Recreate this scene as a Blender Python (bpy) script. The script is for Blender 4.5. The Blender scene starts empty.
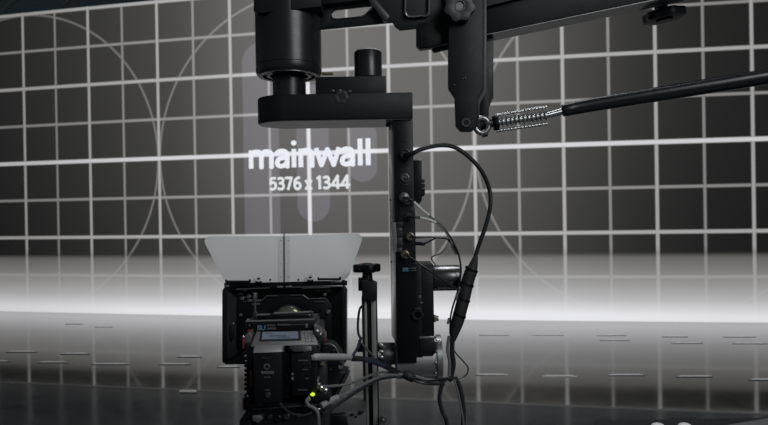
import bpy, bmesh, math, random
from mathutils import Vector, Matrix
random.seed(7)
sc = bpy.context.scene
C = sc.collection
PI = math.pi

# ------------------------------------------------------------------ camera
F = 640.0; CAMH = 1.2968; PITCH = -0.0043; ROLL = 0.01657
fw = Vector((0, math.cos(PITCH), math.sin(PITCH)))
U0 = Vector((0, -math.sin(PITCH), math.cos(PITCH)))
R0 = Vector((1, 0, 0))
cr = math.cos(ROLL) * R0 - math.sin(ROLL) * U0
cu = math.sin(ROLL) * R0 + math.cos(ROLL) * U0
EYE = Vector((0, 0, CAMH))
cd = bpy.data.cameras.new('camera'); cam = bpy.data.objects.new('camera', cd); C.objects.link(cam)
m = Matrix.Identity(4)
for i in range(3):
    m[i][0] = cr[i]; m[i][1] = cu[i]; m[i][2] = -fw[i]; m[i][3] = EYE[i]
cam.matrix_world = m
cd.sensor_width = 36; cd.lens = F / 768 * 36; cd.clip_start = 0.05; cd.clip_end = 100
cd.dof.use_dof = True; cd.dof.focus_distance = 1.62; cd.dof.aperture_fstop = 7.0
sc.camera = cam

def at(px, py, d):
    return EYE + (fw + cr * ((px - 384) / F) + cu * ((212.5 - py) / F)) * d

# ------------------------------------------------------------------ world, lights, exposure
w = bpy.data.worlds.new('world'); sc.world = w; w.use_nodes = True
w.node_tree.nodes['Background'].inputs[0].default_value = (0.62, 0.78, 0.9, 1)
w.node_tree.nodes['Background'].inputs[1].default_value = 0.13
sc.view_settings.view_transform = 'Standard'; sc.view_settings.look = 'None'
sc.view_settings.exposure = 0; sc.view_settings.gamma = 1; sc.view_settings.use_curve_mapping = False

def area(name, loc, target, size, power, col):
    l = bpy.data.lights.new(name, 'AREA'); l.shape = 'SQUARE'; l.size = size; l.energy = power; l.color = col
    o = bpy.data.objects.new(name, l); C.objects.link(o); o.location = loc
    o.rotation_euler = (Vector(target) - Vector(loc)).to_track_quat('-Z', 'Y').to_euler()
    return o
area('studio_soft_light', (2.0, -1.5, 3.2), (0.0, 1.6, 1.0), 1.8, 60, (0.99, 0.995, 1.0))
area('overhead_soft_light', (0.6, 2.6, 4.6), (0.3, 1.8, 1.0), 1.6, 82, (0.95, 0.98, 1.0))

# ------------------------------------------------------------------ materials
def mat(name, col, rough=0.5, metal=0.0, spec=0.5, noise=0.0, scale=60.0, bump=0.0, coat=0.0):
    mt = bpy.data.materials.new(name); mt.use_nodes = True
    nt = mt.node_tree; b = nt.nodes['Principled BSDF']
    b.inputs['Base Color'].default_value = (*col, 1); b.inputs['Roughness'].default_value = rough
    b.inputs['Metallic'].default_value = metal; b.inputs['Specular IOR Level'].default_value = spec
    b.inputs['Coat Weight'].default_value = coat
    tc = nt.nodes.new('ShaderNodeTexCoord'); n = nt.nodes.new('ShaderNodeTexNoise')
    n.inputs['Scale'].default_value = scale; n.inputs['Detail'].default_value = 4
    nt.links.new(tc.outputs['Object'], n.inputs['Vector'])
    mr = nt.nodes.new('ShaderNodeMapRange')
    mr.inputs['To Min'].default_value = max(0.02, rough - 0.06 - noise); mr.inputs['To Max'].default_value = min(1, rough + 0.06 + noise)
    nt.links.new(n.outputs['Fac'], mr.inputs['Value']); nt.links.new(mr.outputs[0], b.inputs['Roughness'])
    if bump:
        bp = nt.nodes.new('ShaderNodeBump'); bp.inputs['Strength'].default_value = bump; bp.inputs['Distance'].default_value = 0.002
        nt.links.new(n.outputs['Fac'], bp.inputs['Height']); nt.links.new(bp.outputs[0], b.inputs['Normal'])
    return mt

def emit(name, col, s):
    mt = bpy.data.materials.new(name); mt.use_nodes = True
    b = mt.node_tree.nodes['Principled BSDF']
    b.inputs['Base Color'].default_value = (0.01, 0.01, 0.01, 1); b.inputs['Roughness'].default_value = 0.6
    b.inputs['Emission Color'].default_value = (*col, 1); b.inputs['Emission Strength'].default_value = s
    return mt

BLK = mat('black_anodised', (0.0045, 0.0055, 0.0065), 0.42, 0, 0.28)
BLK2 = mat('black_paint', (0.008, 0.0095, 0.011), 0.5, 0, 0.3, bump=0.1)
SAT = mat('satin_black_cylinder', (0.018, 0.02, 0.022), 0.3, 0.2, 0.5)
DGR = mat('dark_grey_metal', (0.04, 0.043, 0.045), 0.45, 0.4)
MGR = mat('mid_grey_metal', (0.16, 0.165, 0.165), 0.38, 0.6)
SIL = mat('silver_metal', (0.55, 0.56, 0.56), 0.28, 0.9)
ALU = mat('aluminium', (0.38, 0.385, 0.38), 0.35, 0.8)
GLOSS = mat('gloss_black_side', (0.03, 0.03, 0.03), 0.28, 0.5, 0.8, scale=6)
FLAG = mat('grey_flag', (0.54, 0.545, 0.54), 0.6, 0.1, 0.4, scale=25)
FLAG2 = mat('grey_flag_hinge', (0.46, 0.475, 0.48), 0.55, 0.1, 0.4)
RUB = mat('black_rubber', (0.014, 0.015, 0.017), 0.55, 0, 0.5)
CAB = mat('cable_black', (0.016, 0.018, 0.02), 0.38, 0, 0.6)
CABG = mat('cable_grey', (0.16, 0.165, 0.17), 0.45)
SLV = mat('braided_sleeve', (0.018, 0.018, 0.018), 0.6, 0, 0.5, bump=0.6, scale=400)
WHT = mat('white_plastic', (0.6, 0.6, 0.59), 0.4)
PRT = mat('white_print', (0.42, 0.43, 0.44), 0.5)
BLU = mat('blue_print', (0.10, 0.19, 0.28), 0.5)
RED = mat('red_anodised', (0.20, 0.03, 0.026), 0.4)
RAIL = mat('rail_metal', (0.30, 0.30, 0.285), 0.4, 0.35)
BRS = mat('brass', (0.26, 0.225, 0.16), 0.38, 0.8)
OLV = mat('olive_plastic', (0.12, 0.10, 0.05), 0.5)
BODY = mat('camera_grey_panel', (0.13, 0.13, 0.128), 0.5, 0.1)
BODYT = mat('camera_top_lit', (0.22, 0.22, 0.225), 0.45, 0.2)  # lighter grey for camera tops: overhead light put into the colour
LBLU = mat('cable_blue_band', (0.025, 0.035, 0.07), 0.45)
DASH = mat('pale_floor_dash', (0.42, 0.42, 0.41), 0.25, 0.85)
DASH2 = mat('faint_floor_dash', (0.38, 0.38, 0.38), 0.22, 0.85)
STR = mat('studio_dark_paint', (0.22, 0.27, 0.30), 0.8)
TRS = mat('truss_grey', (0.3, 0.31, 0.32), 0.6, 0.4)
LCD = emit('lcd_glow', (0.20, 0.26, 0.38), 0.28)
LCDT = emit('lcd_text', (0.45, 0.5, 0.6), 0.5)
LED = emit('yellow_green_led', (0.72, 0.95, 0.02), 1.0)
GLINT = mat('pale_glint', (0.19, 0.185, 0.13), 0.18, 0.5, 0.8)  # pale tone carries the glint at the lens

# ------------------------------------------------------------------ mesh helpers
def prop(o, label=None, cat=None, group=None, kind=None):
    if label: o['label'] = label
    if cat: o['category'] = cat
    if group: o['group'] = group
    if kind: o['kind'] = kind
    return o

def thing(name, loc, label, cat, group=None):
    o = bpy.data.objects.new(name, None); C.objects.link(o); o.location = loc
    o.empty_display_size = 0.05
    return prop(o, label, cat, group)

def root_loc(o):
    v = Vector((0, 0, 0))
    while o is not None:
        v += o.location; o = o.parent
    return v

class MB:
    def __init__(s): s.bm = bmesh.new()
    def _add(s, other):
        me = bpy.data.meshes.new('t'); other.to_mesh(me); other.free(); s.bm.from_mesh(me); bpy.data.meshes.remove(me)
    def box(s, c, size, bevel=0.0, rot=None, seg=2):
        b = bmesh.new(); bmesh.ops.create_cube(b, size=1)
        for v in b.verts: v.co = Vector((v.co.x * size[0], v.co.y * size[1], v.co.z * size[2]))
        if bevel: bmesh.ops.bevel(b, geom=b.edges[:], offset=min(bevel, min(size) * 0.45), segments=seg, affect='EDGES', profile=0.5)
        M = Matrix.Translation(Vector(c)) @ (rot.to_4x4() if rot else Matrix.Identity(4))
        bmesh.ops.transform(b, matrix=M, verts=b.verts); s._add(b); return s
    def pbox(s, x0, y0, x1, y1, d, depth, bevel=0.0015, rot=None):
        c = at((x0 + x1) / 2, (y0 + y1) / 2, d)
        wv = abs(x1 - x0) * d / F; hv = abs(y1 - y0) * d / F
        c = c + Vector((0, depth / 2, 0))
        return s.box(c, (wv, depth, hv), bevel, rot)
    def cyl(s, p0, p1, r0, r1=None, seg=32, bevel=0.0):
        r1 = r0 if r1 is None else r1
        p0 = Vector(p0); p1 = Vector(p1); L = (p1 - p0).length
        b = bmesh.new(); bmesh.ops.create_cone(b, cap_ends=True, cap_tris=False, segments=seg, radius1=r0, radius2=r1, depth=L)
        if bevel:
            es = [e for e in b.edges if abs(e.verts[0].co.z - e.verts[1].co.z) < 1e-6]
            bmesh.ops.bevel(b, geom=es, offset=bevel, segments=2, affect='EDGES', profile=0.5)
        M = Matrix.Translation((p0 + p1) / 2) @ (p1 - p0).to_track_quat('Z', 'Y').to_matrix().to_4x4()
        bmesh.ops.transform(b, matrix=M, verts=b.verts); s._add(b); return s
    def lathe(s, o, axis, prof, seg=48):
        o = Vector(o); q = Vector(axis).to_track_quat('Z', 'Y').to_matrix()
        b = bmesh.new(); rings = []
        for r, z in prof:
            if r < 1e-6: rings.append([b.verts.new(q @ Vector((0, 0, z)) + o)])
            else: rings.append([b.verts.new(q @ Vector((r * math.cos(2 * PI * k / seg), r * math.sin(2 * PI * k / seg), z)) + o) for k in range(seg)])
        for A, B in zip(rings, rings[1:]):
            for k in range(seg):
                k2 = (k + 1) % seg
                if len(A) == 1 and len(B) == 1: continue
                if len(A) == 1: b.faces.new((A[0], B[k], B[k2]))
                elif len(B) == 1: b.faces.new((A[k], B[0], A[k2]))
                else: b.faces.new((A[k], B[k], B[k2], A[k2]))
        bmesh.ops.recalc_face_normals(b, faces=b.faces); s._add(b); return s
    def ball(s, c, r, sc3=(1, 1, 1)):
        b = bmesh.new(); bmesh.ops.create_uvsphere(b, u_segments=20, v_segments=12, radius=r)
        for v in b.verts: v.co = Vector((v.co.x * sc3[0], v.co.y * sc3[1], v.co.z * sc3[2])) + Vector(c)
        s._add(b); return s
    def prism3(s, pts, ext, holes=(), bevel=0.0):
        """polygon in 3D (planar) with holes, extruded along ext"""
        b = bmesh.new(); es = []
        for loop in [pts] + list(holes):
            vs = [b.verts.new(p) for p in loop]
            for i in range(len(vs)): es.append(b.edges.new((vs[i], vs[(i + 1) % len(vs)])))
        bmesh.ops.triangle_fill(b, use_beauty=True, use_dissolve=False, edges=es)
        r = bmesh.ops.extrude_face_region(b, geom=b.faces[:])
        vs = [g for g in r['geom'] if isinstance(g, bmesh.types.BMVert)]
        bmesh.ops.translate(b, verts=vs, vec=ext)
        bmesh.ops.recalc_face_normals(b, faces=b.faces)
        if bevel:
            bd = [e for e in b.edges if len(e.link_faces) == 2 and e.calc_face_angle(0) > 0.5]
            bmesh.ops.bevel(b, geom=bd, offset=bevel, segments=2, affect='EDGES', profile=0.5)
        s._add(b); return s
    def pprism(s, pts, d, depth, holes=(), bevel=0.0):
        return s.prism3([at(x, y, d) for x, y in pts], Vector((0, depth, 0)), [[at(x, y, d) for x, y in h] for h in holes], bevel)
    def tube(s, pts, r, seg=10, closed=False, n=8, rad=None):
        P = [Vector(p) for p in pts]; Q = []; T = []
        N = len(P)
        for i in range(N if closed else N - 1):
            if closed: a, b_, c_, d_ = P[i - 1], P[i], P[(i + 1) % N], P[(i + 2) % N]
            else:
                b_, c_ = P[i], P[i + 1]
                a = P[i - 1] if i > 0 else b_ * 2 - c_
                d_ = P[i + 2] if i + 2 < N else c_ * 2 - b_
            for k in range(n):
                t = k / n
                Q.append(0.5 * ((2 * b_) + (c_ - a) * t + (2 * a - 5 * b_ + 4 * c_ - d_) * t * t + (3 * b_ - a - 3 * c_ + d_) * t ** 3))
                T.append((i + t) / max(1, N - 1))
        if not closed: Q.append(P[-1]); T.append(1.0)
        b = bmesh.new(); rings = []
        up = Vector((0.13, 0.2, 1)).normalized()
        M = len(Q)
        for i, q in enumerate(Q):
            tg = (Q[(i + 1) % M] - Q[i - 1]) if closed else (Q[min(i + 1, M - 1)] - Q[max(i - 1, 0)])
            tg.normalize()
            n1 = up - tg * up.dot(tg)
            if n1.length < 1e-3: n1 = Vector((1, 0, 0)) - tg * tg.x
            n1.normalize(); up = n1; n2 = tg.cross(n1)
            rr = r if rad is None else rad(T[i])
            rings.append([b.verts.new(q + (n1 * math.cos(2 * PI * k / seg) + n2 * math.sin(2 * PI * k / seg)) * rr) for k in range(seg)])
        for i in range(M if closed else M - 1):
            A = rings[i]; B = rings[(i + 1) % M]
            for k in range(seg): b.faces.new((A[k], A[(k + 1) % seg], B[(k + 1) % seg], B[k]))
        if not closed: b.faces.new(rings[0][::-1]); b.faces.new(rings[-1])
        bmesh.ops.recalc_face_normals(b, faces=b.faces); s._add(b); return s
    def ptube(s, pts, r, **k):
        return s.tube([at(*p) for p in pts], r, **k)
    def build(s, name, mt, parent=None, label=None, smooth=True):
        if parent is not None: org = root_loc(parent)
        else:
            xs = [v.co for v in s.bm.verts]
            org = Vector(((min(v.x for v in xs) + max(v.x for v in xs)) / 2, (min(v.y for v in xs) + max(v.y for v in xs)) / 2, min(v.z for v in xs)))
        bmesh.ops.translate(s.bm, verts=s.bm.verts, vec=-org)
        me = bpy.data.meshes.new(name); 
        if smooth:
            for f in s.bm.faces: f.smooth = True
            for e in s.bm.edges:
                if len(e.link_faces) == 2 and e.calc_face_angle(0) > 0.6: e.smooth = False
        s.bm.to_mesh(me); s.bm.free(); me.materials.append(mt)
        o = bpy.data.objects.new(name, me); C.objects.link(o)
        if parent is not None: o.parent = parent
        else: o.location = org
        if label: o['label'] = label
        return o

def rrect(x0, y0, x1, y1, r, n=5):
    pts = []
    for cx, cy, a0 in ((x1 - r, y0 + r, -90), (x1 - r, y1 - r, 0), (x0 + r, y1 - r, 90), (x0 + r, y0 + r, 180)):
        for k in range(n + 1):
            a = math.radians(a0 + 90 * k / n); pts.append((cx + r * math.cos(a), cy + r * math.sin(a)))
    return pts

def text_mesh(body, bold=0.0, spacing=1.0):
    cu_ = bpy.data.curves.new('txt', 'FONT'); cu_.body = body; cu_.size = 1; cu_.offset = bold; cu_.space_character = spacing
    cu_.resolution_u = 4
    o = bpy.data.objects.new('txt', cu_); C.objects.link(o)
    dg = bpy.context.evaluated_depsgraph_get(); dg.update()
    me = bpy.data.meshes.new_from_object(o.evaluated_get(dg))
    bpy.data.objects.remove(o); bpy.data.curves.remove(cu_)
    return me

def text_on(body, mapf, name, mt, parent, bold=0.02, label=None, h=None):
    """mapf(u,v) with u,v in 0..1 over the text's box gives the point in the world"""
    me = text_mesh(body, bold)
    xs = [v.co.x for v in me.vertices]; ys = [v.co.y for v in me.vertices]
    x0, x1, y0, y1 = min(xs), max(xs), min(ys), max(ys)
    org = root_loc(parent)
    for v in me.vertices: v.co = mapf((v.co.x - x0) / (x1 - x0), (v.co.y - y0) / (y1 - y0)) - org
    me.materials.clear(); me.materials.append(mt); me.name = name
    o = bpy.data.objects.new(name, me); C.objects.link(o); o.parent = parent
    if label: o['label'] = label
    return o

def pmap(x0, y0, x1, y1, d):   # top-left, bottom-right in the frame at distance d
    return lambda u, v: at(x0 + (x1 - x0) * u, y1 + (y0 - y1) * v, d)

# ------------------------------------------------------------------ LED wall
WX, WY, WA, WK = -0.41134549, 7.70154865, -0.184197606, 0.009154389
def wall(c, v, off=0.0):
    s_ = (c - 9) * 0.5; a = WA + WK * s_
    x = WX + (math.sin(a) - math.sin(WA)) / WK; y = WY - (math.cos(a) - math.cos(WA)) / WK
    return Vector((x + math.sin(a) * off, y - math.cos(a) * off, v * 0.5))

def led_material():
    mt = bpy.data.materials.new('led_test_pattern'); mt.use_nodes = True; nt = mt.node_tree; N = nt.nodes; L = nt.links
    b = N['Principled BSDF']; b.inputs['Base Color'].default_value = (0.012, 0.012, 0.012, 1); b.inputs['Roughness'].default_value = 0.7
    uv = N.new('ShaderNodeUVMap'); uv.uv_map = 'grid'
    sp = N.new('ShaderNodeSeparateXYZ'); L.new(uv.outputs[0], sp.inputs[0])
    U, V = sp.outputs[0], sp.outputs[1]
    def M(op, a, b_=None, c_=None, clamp=False):
        n = N.new('ShaderNodeMath'); n.operation = op; n.use_clamp = clamp
        for i, x in enumerate((a, b_, c_)):
            if x is None: continue
            if isinstance(x, (int, float)): n.inputs[i].default_value = x
            else: L.new(x, n.inputs[i])
        return n.outputs[0]
    def step(dist, half, soft=0.022):   # 1 inside dist<half, soft edge
        n = N.new('ShaderNodeMapRange'); n.interpolation_type = 'SMOOTHSTEP'
        L.new(dist, n.inputs['Value']); n.inputs['From Min'].default_value = half - soft; n.inputs['From Max'].default_value = half + soft
        n.inputs['To Min'].default_value = 1; n.inputs['To Max'].default_value = 0
        return n.outputs[0]
    def lines(x, period, off, half):
        a = M('SUBTRACT', x, off); a = M('DIVIDE', a, period); a = M('ADD', a, 0.5); a = M('FRACT', a)
        a = M('ABSOLUTE', M('SUBTRACT', a, 0.5)); return step(M('MULTIPLY', a, period), half)
    def ramp(x, pts):
        n = N.new('ShaderNodeValToRGB'); e = n.color_ramp.elements
        lo, hi = pts[0][0], pts[-1][0]
        x2 = M('DIVIDE', M('SUBTRACT', x, lo), hi - lo, clamp=True); L.new(x2, n.inputs[0])
        e[0].position = 0; e[0].color = (pts[0][1],) * 3 + (1,)
        e[1].position = 1; e[1].color = (pts[-1][1],) * 3 + (1,)
        for p, vv in pts[1:-1]:
            k = e.new((p - lo) / (hi - lo)); k.color = (vv,) * 3 + (1,)
        return n.outputs[0]
    # background haze put into the emission, brightest mid-wall, columns then rows
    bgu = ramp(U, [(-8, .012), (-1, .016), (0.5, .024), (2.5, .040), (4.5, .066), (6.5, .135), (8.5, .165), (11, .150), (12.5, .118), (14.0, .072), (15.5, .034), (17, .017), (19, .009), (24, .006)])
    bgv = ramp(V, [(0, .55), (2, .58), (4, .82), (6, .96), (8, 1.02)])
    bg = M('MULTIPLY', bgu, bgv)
    # rounded bars
    bars = None
    for (uc, hw, v0, v1) in ((6.775, .465, 1.23, 6.77), (8.10, .41, 2.336, 5.66), (9.34, .35, 3.27, 4.73)):
        cl = N.new('ShaderNodeClamp'); L.new(V, cl.inputs[0]); cl.inputs[1].default_value = v0 + hw; cl.inputs[2].default_value = v1 - hw
        dv = M('SUBTRACT', V, cl.outputs[0]); du = M('SUBTRACT', U, uc)
        dist = M('SQRT', M('ADD', M('MULTIPLY', du, du), M('MULTIPLY', dv, dv)))
        k = step(dist, hw, 0.02); bars = k if bars is None else M('MAXIMUM', bars, k)
    # gradient at the foot of the picture
    grad = ramp(V, [(0, .74), (0.05, .80), (0.14, .79), (0.3, .64), (0.5, .46), (0.8, .31), (1.2, .18), (1.42, .125), (1.48, .065), (1.54, 0.0), (8, 0.0)])
    gu = ramp(U, [(-8, .7), (0, .80), (3, .92), (7, 1.0), (14, 1.0), (18, .93), (24, .8)])
    grad = M('MULTIPLY', grad, gu)
    # lines
    thickV = lines(U, 2, 0, .037); thinV = lines(U, 2, 1, .030)
    thickH = lines(V, 2, 0, .041); thinH = lines(V, 2, 1, .033)
    mid = step(M('ABSOLUTE', M('SUBTRACT', V, 4.0)), .05); midU = step(M('ABSOLUTE', M('SUBTRACT', U, 8.0)), .048)
    cu8 = M('MULTIPLY', M('SUBTRACT', M('FRACT', M('ADD', M('DIVIDE', U, 8), 0.5)), 0.5), 8)
    dv4 = M('SUBTRACT', V, 4)
    rad_ = M('SQRT', M('ADD', M('MULTIPLY', cu8, cu8), M('MULTIPLY', dv4, dv4)))
    circ = step(M('ABSOLUTE', M('SUBTRACT', rad_, 3.97)), .026)
    lv = M('MAXIMUM', M('MULTIPLY', thickV, .36), M('MULTIPLY', thinV, .22))
    lh = M('MAXIMUM', M('MULTIPLY', thickH, .38), M('MULTIPLY', thinH, .24))
    ln = M('MAXIMUM', lv, lh); ln = M('MAXIMUM', ln, M('MULTIPLY', circ, .14))
    ln = M('MAXIMUM', ln, M('MULTIPLY', mid, .62)); ln = M('MAXIMUM', ln, M('MULTIPLY', midU, .58))
    lu = ramp(U, [(-8, .6), (0, .70), (4, .95), (8, 1.05), (14, 1.0), (18, .92), (24, .8)])
    ln = M('MULTIPLY', ln, lu)
    lowfade = ramp(V, [(0, .0), (0.3, .05), (0.5, .12), (1.0, .32), (1.5, .6), (1.7, 1.0), (8, 1.0)])
    ln = M('MULTIPLY', ln, lowfade)
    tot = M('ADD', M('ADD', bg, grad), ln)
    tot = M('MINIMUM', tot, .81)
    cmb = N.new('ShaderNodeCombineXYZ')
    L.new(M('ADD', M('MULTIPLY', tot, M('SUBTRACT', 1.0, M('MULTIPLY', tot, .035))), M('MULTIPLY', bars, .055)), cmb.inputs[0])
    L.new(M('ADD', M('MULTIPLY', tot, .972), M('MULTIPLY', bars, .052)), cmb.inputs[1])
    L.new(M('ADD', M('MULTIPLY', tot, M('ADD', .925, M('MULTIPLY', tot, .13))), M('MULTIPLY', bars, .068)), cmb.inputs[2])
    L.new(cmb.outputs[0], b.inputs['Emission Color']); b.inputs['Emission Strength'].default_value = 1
    return mt

lw = thing('led_video_wall', wall(8, 0), 'huge black LED video wall showing a white grid, circles and the word mainwall', 'video wall')
bm = bmesh.new(); uvl = bm.loops.layers.uv.new('grid')
cs = [x * 1.0 for x in range(-8, 25)]
lo = [bm.verts.new(wall(c, 0.0)) for c in cs]; hi = [bm.verts.new(wall(c, 8.05)) for c in cs]
for i in range(len(cs) - 1):
    f = bm.faces.new((lo[i], lo[i + 1], hi[i + 1], hi[i]))
    for l, uvv in zip(f.loops, ((cs[i], 0), (cs[i + 1], 0), (cs[i + 1], 8.05), (cs[i], 8.05))): l[uvl].uv = uvv
mb = MB(); mb.bm.free(); mb.bm = bm
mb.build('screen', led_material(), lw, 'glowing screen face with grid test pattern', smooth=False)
mb = MB()
for i in range(len(cs) - 1):
    a = wall(cs[i], 0, -0.01); b_ = wall(cs[i + 1], 0, -0.01); t = b_ - a
    cc = (a + b_) / 2; ang = math.atan2(t.y, t.x)
    nrm = Vector((math.sin(ang), -math.cos(ang), 0))
    mb.box(cc - nrm * 0.05 + Vector((0, 0, 2.01)), (t.length, 0.1, 4.02), 0, Matrix.Rotation(ang, 3, 'Z'))
mb.build('cabinet_back', BLK2, lw, smooth=False)
TXT = emit('led_text_white', (0.80, 0.83, 0.88), 1.0)
TXT2 = emit('led_text_small', (0.72, 0.74, 0.76), 1.0)
def strokes(name, paths, dots, hw, fmap, mt, parent, label):
    """even-weight lettering drawn as flat strokes on the screen face"""
    bm_ = bmesh.new()
    def disc(x, y, r):
        bm_.faces.new([bm_.verts.new(fmap(x + r * math.cos(2 * PI * k / 20), y + r * math.sin(2 * PI * k / 20))) for k in range(20)])
    for path in paths:
        P = [Vector((x, y)) for x, y in path]
        if len(P) > 5:
            Q = []
            for i in range(len(P) - 1):
                p0 = P[i - 1] if i else P[0]; p3 = P[i + 2] if i + 2 < len(P) else P[-1]
                for k in range(4):
                    t = k / 4; p1, p2 = P[i], P[i + 1]
                    Q.append(0.5 * ((2 * p1) + (p2 - p0) * t + (2 * p0 - 5 * p1 + 4 * p2 - p3) * t * t + (3 * p1 - p0 - 3 * p2 + p3) * t ** 3))
            P = Q + [P[-1]]
        for i in range(len(P) - 1):
            d = (P[i + 1] - P[i]).normalized(); n = Vector((-d.y, d.x)) * hw
            bm_.faces.new([bm_.verts.new(fmap(*q)) for q in (P[i] - n, P[i + 1] - n, P[i + 1] + n, P[i] + n)])
            if i: disc(P[i].x, P[i].y, hw)
    for x, y, r in dots: disc(x, y, r)
    m_ = MB(); m_.bm.free(); m_.bm = bm_
    return m_.build(name, mt, parent, label, smooth=False)
def sh(path, dx): return [(x + dx, y) for x, y in path]
aa = [[(206, 80), (222, 92), (240, 94), (257, 88), (266, 72), (266, 40), (266, 0)], [(266, 58), (245, 56), (222, 50), (211, 36), (212, 20), (222, 11), (238, 10), (254, 18), (266, 34)]]
big = [[(63, 0), (63, 104)], [(63, 58), (67, 80), (78, 92), (95, 94), (112, 90), (121, 72), (121, 40), (121, 0)], [(121, 58), (125, 80), (137, 92), (153, 94), (169, 90), (178, 72), (178, 40), (178, 0)],
       [(303, 0), (303, 104)], [(341, 0), (341, 104)], [(341, 58), (346, 80), (360, 92), (377, 94), (393, 89), (402, 72), (402, 40), (402, 0)],
       [(424, 104), (453, 9), (486, 94), (519, 9), (549, 104)], [(661, 0), (661, 148)], [(703, 0), (703, 148)]] + aa + [sh(p_, 355) for p_ in aa]
strokes('lettering', big, [(303, 137, 15)], 13, lambda x, y: wall(6.458 + 3.069 * (x - 52) / 662, 3.665 + 0.645 * y / 148, 0.006), TXT, lw, 'large white word mainwall')
d3 = [(212, 62), (226, 66), (238, 60), (239, 48), (232, 40), (222, 38), (234, 36), (242, 26), (240, 12), (228, 6), (211, 9)]
d4 = [[(540, 0), (540, 70), (508, 20), (556, 20)]]
small = [[(200, 66), (171, 66)], [(172, 66), (170, 39), (171, 39), (184, 43), (196, 36), (198, 24), (194, 12), (182, 6), (168, 8)], d3, [(250, 66), (287, 66), (266, 0)],
         [(332, 66), (316, 62), (306, 48), (304, 24), (308, 10), (320, 5), (332, 11), (335, 24), (329, 36), (316, 39), (306, 30)],
         [(364, 52), (398, 0)], [(398, 52), (364, 0)], [(426, 55), (442, 68), (442, 0)], sh(d3, 252)] + d4 + [sh(d4[0], 51)]
strokes('lettering', small, [], 7.4, lambda x, y: wall(6.98 + 2.045 * (x - 163) / 444, 3.115 + 0.325 * y / 72, 0.006), TXT2, lw, 'small white text 5376 x 1344')

# ------------------------------------------------------------------ room shell
def floor_material(name, base, rough, spec, near):
    mt = bpy.data.materials.new(name); mt.use_nodes = True; nt = mt.node_tree; N = nt.nodes; L = nt.links
    b = N['Principled BSDF']; b.inputs['Base Color'].default_value = (*base, 1); b.inputs['IOR'].default_value = spec
    if not near: b.inputs['Coat Weight'].default_value = 0.5; b.inputs['Coat Roughness'].default_value = 0.05
    tc = N.new('ShaderNodeTexCoord')
    n1 = N.new('ShaderNodeTexNoise'); n1.inputs['Scale'].default_value = 1.6; n1.inputs['Detail'].default_value = 3; L.new(tc.outputs['Object'], n1.inputs[0])
    n2 = N.new('ShaderNodeTexNoise'); n2.inputs['Scale'].default_value = 9; n2.inputs['Detail'].default_value = 6; L.new(tc.outputs['Object'], n2.inputs[0])
    mr = N.new('ShaderNodeMapRange'); L.new(n2.outputs[0], mr.inputs[0]); mr.inputs[1].default_value = .3; mr.inputs[2].default_value = .7
    mr.inputs[3].default_value = rough * .8; mr.inputs[4].default_value = rough * 1.35
    L.new(mr.outputs[0], b.inputs['Roughness'])
    cr_ = N.new('ShaderNodeMixRGB'); L.new(n2.outputs[0], cr_.inputs[0])
    cr_.inputs[1].default_value = (*[c * .6 for c in base], 1); cr_.inputs[2].default_value = (*[c * 1.5 for c in base], 1)
    L.new(cr_.outputs[0], b.inputs['Base Color'])
    bp = N.new('ShaderNodeBump'); bp.inputs['Strength'].default_value = 0.35; bp.inputs['Distance'].default_value = 0.003 if not near else 0.006
    L.new(n1.outputs[0], bp.inputs['Height']); L.new(bp.outputs[0], b.inputs['Normal'])
    return mt
def fl(px, py, z=0.0):
    p0 = EYE; d = (fw + cr * ((px - 384) / F) + cu * ((212.5 - py) / F))
    return p0 + d * ((z - p0.z) / d.z)
FARM = floor_material('glossy_stage_floor', (0.032, 0.031, 0.027), 0.08, 2.6, False)
NEARM = floor_material('scuffed_studio_floor', (0.032, 0.036, 0.039), 0.12, 1.36, True)
A = fl(0, 382); B = fl(768, 414.5); dv_ = (B - A).normalized()
A2 = A - dv_ * 9; B2 = B + dv_ * 9
mb = MB(); mb.prism3([A2, B2, Vector((B2.x + 2, 14, 0)), Vector((A2.x - 2, 14, 0))], Vector((0, 0, -0.1)))
prop(mb.build('floor', FARM, smooth=False), kind='structure')
mb = MB(); mb.prism3([A2, B2, Vector((B2.x, -6, 0)), Vector((A2.x, -6, 0))], Vector((0, 0, -0.1)))
prop(mb.build('floor', NEARM, smooth=False), kind='structure')
nrm2 = Vector((-dv_.y, dv_.x, 0))
mb = MB(); mb.prism3([A2 - nrm2 * .016, B2 - nrm2 * .016, B2 + nrm2 * .016, A2 + nrm2 * .016], Vector((0, 0, 0.0008)))
prop(mb.build('trim_1', mat('floor_joint', (0.16, 0.16, 0.155), 0.25, 0.5), smooth=False), kind='structure')
mb = MB(); mb.box((0, 14.05, 3.5), (34, 0.1, 7.2)); prop(mb.build('wall_back', STR, smooth=False), kind='structure')
mb = MB(); mb.box((0, 4, 7.05), (34, 20, 0.1)); prop(mb.build('ceiling', STR, smooth=False), kind='structure')

# truss above the wall
tr = thing('ceiling_truss', wall(2, 8.2, -0.35), 'dark grey metal truss running above the top edge of the video wall', 'truss')
mb = MB(); mb2 = MB()
for z in (4.16, 4.56):
    for o_ in (-.2, -.6):
        a = wall(-8, 0, o_); b_ = wall(24, 0, o_); a.z = b_.z = z
        mb.cyl(a, b_, 0.026, seg=12)
mb.build('chord', TRS, tr)
for k in range(-8, 24):
    a = wall(k, 0, -.2); b_ = wall(k + 1, 0, -.2); a.z = 4.16 if k % 2 else 4.56; b_.z = 4.56 if k % 2 else 4.16
    mb2.cyl(a, b_, 0.014, seg=8)
    a = wall(k, 0, -.6); b_ = wall(k + 1, 0, -.6); a.z = 4.56 if k % 2 else 4.16; b_.z = 4.16 if k % 2 else 4.56
    mb2.cyl(a, b_, 0.014, seg=8)
mb2.build('brace', TRS, tr)

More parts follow.
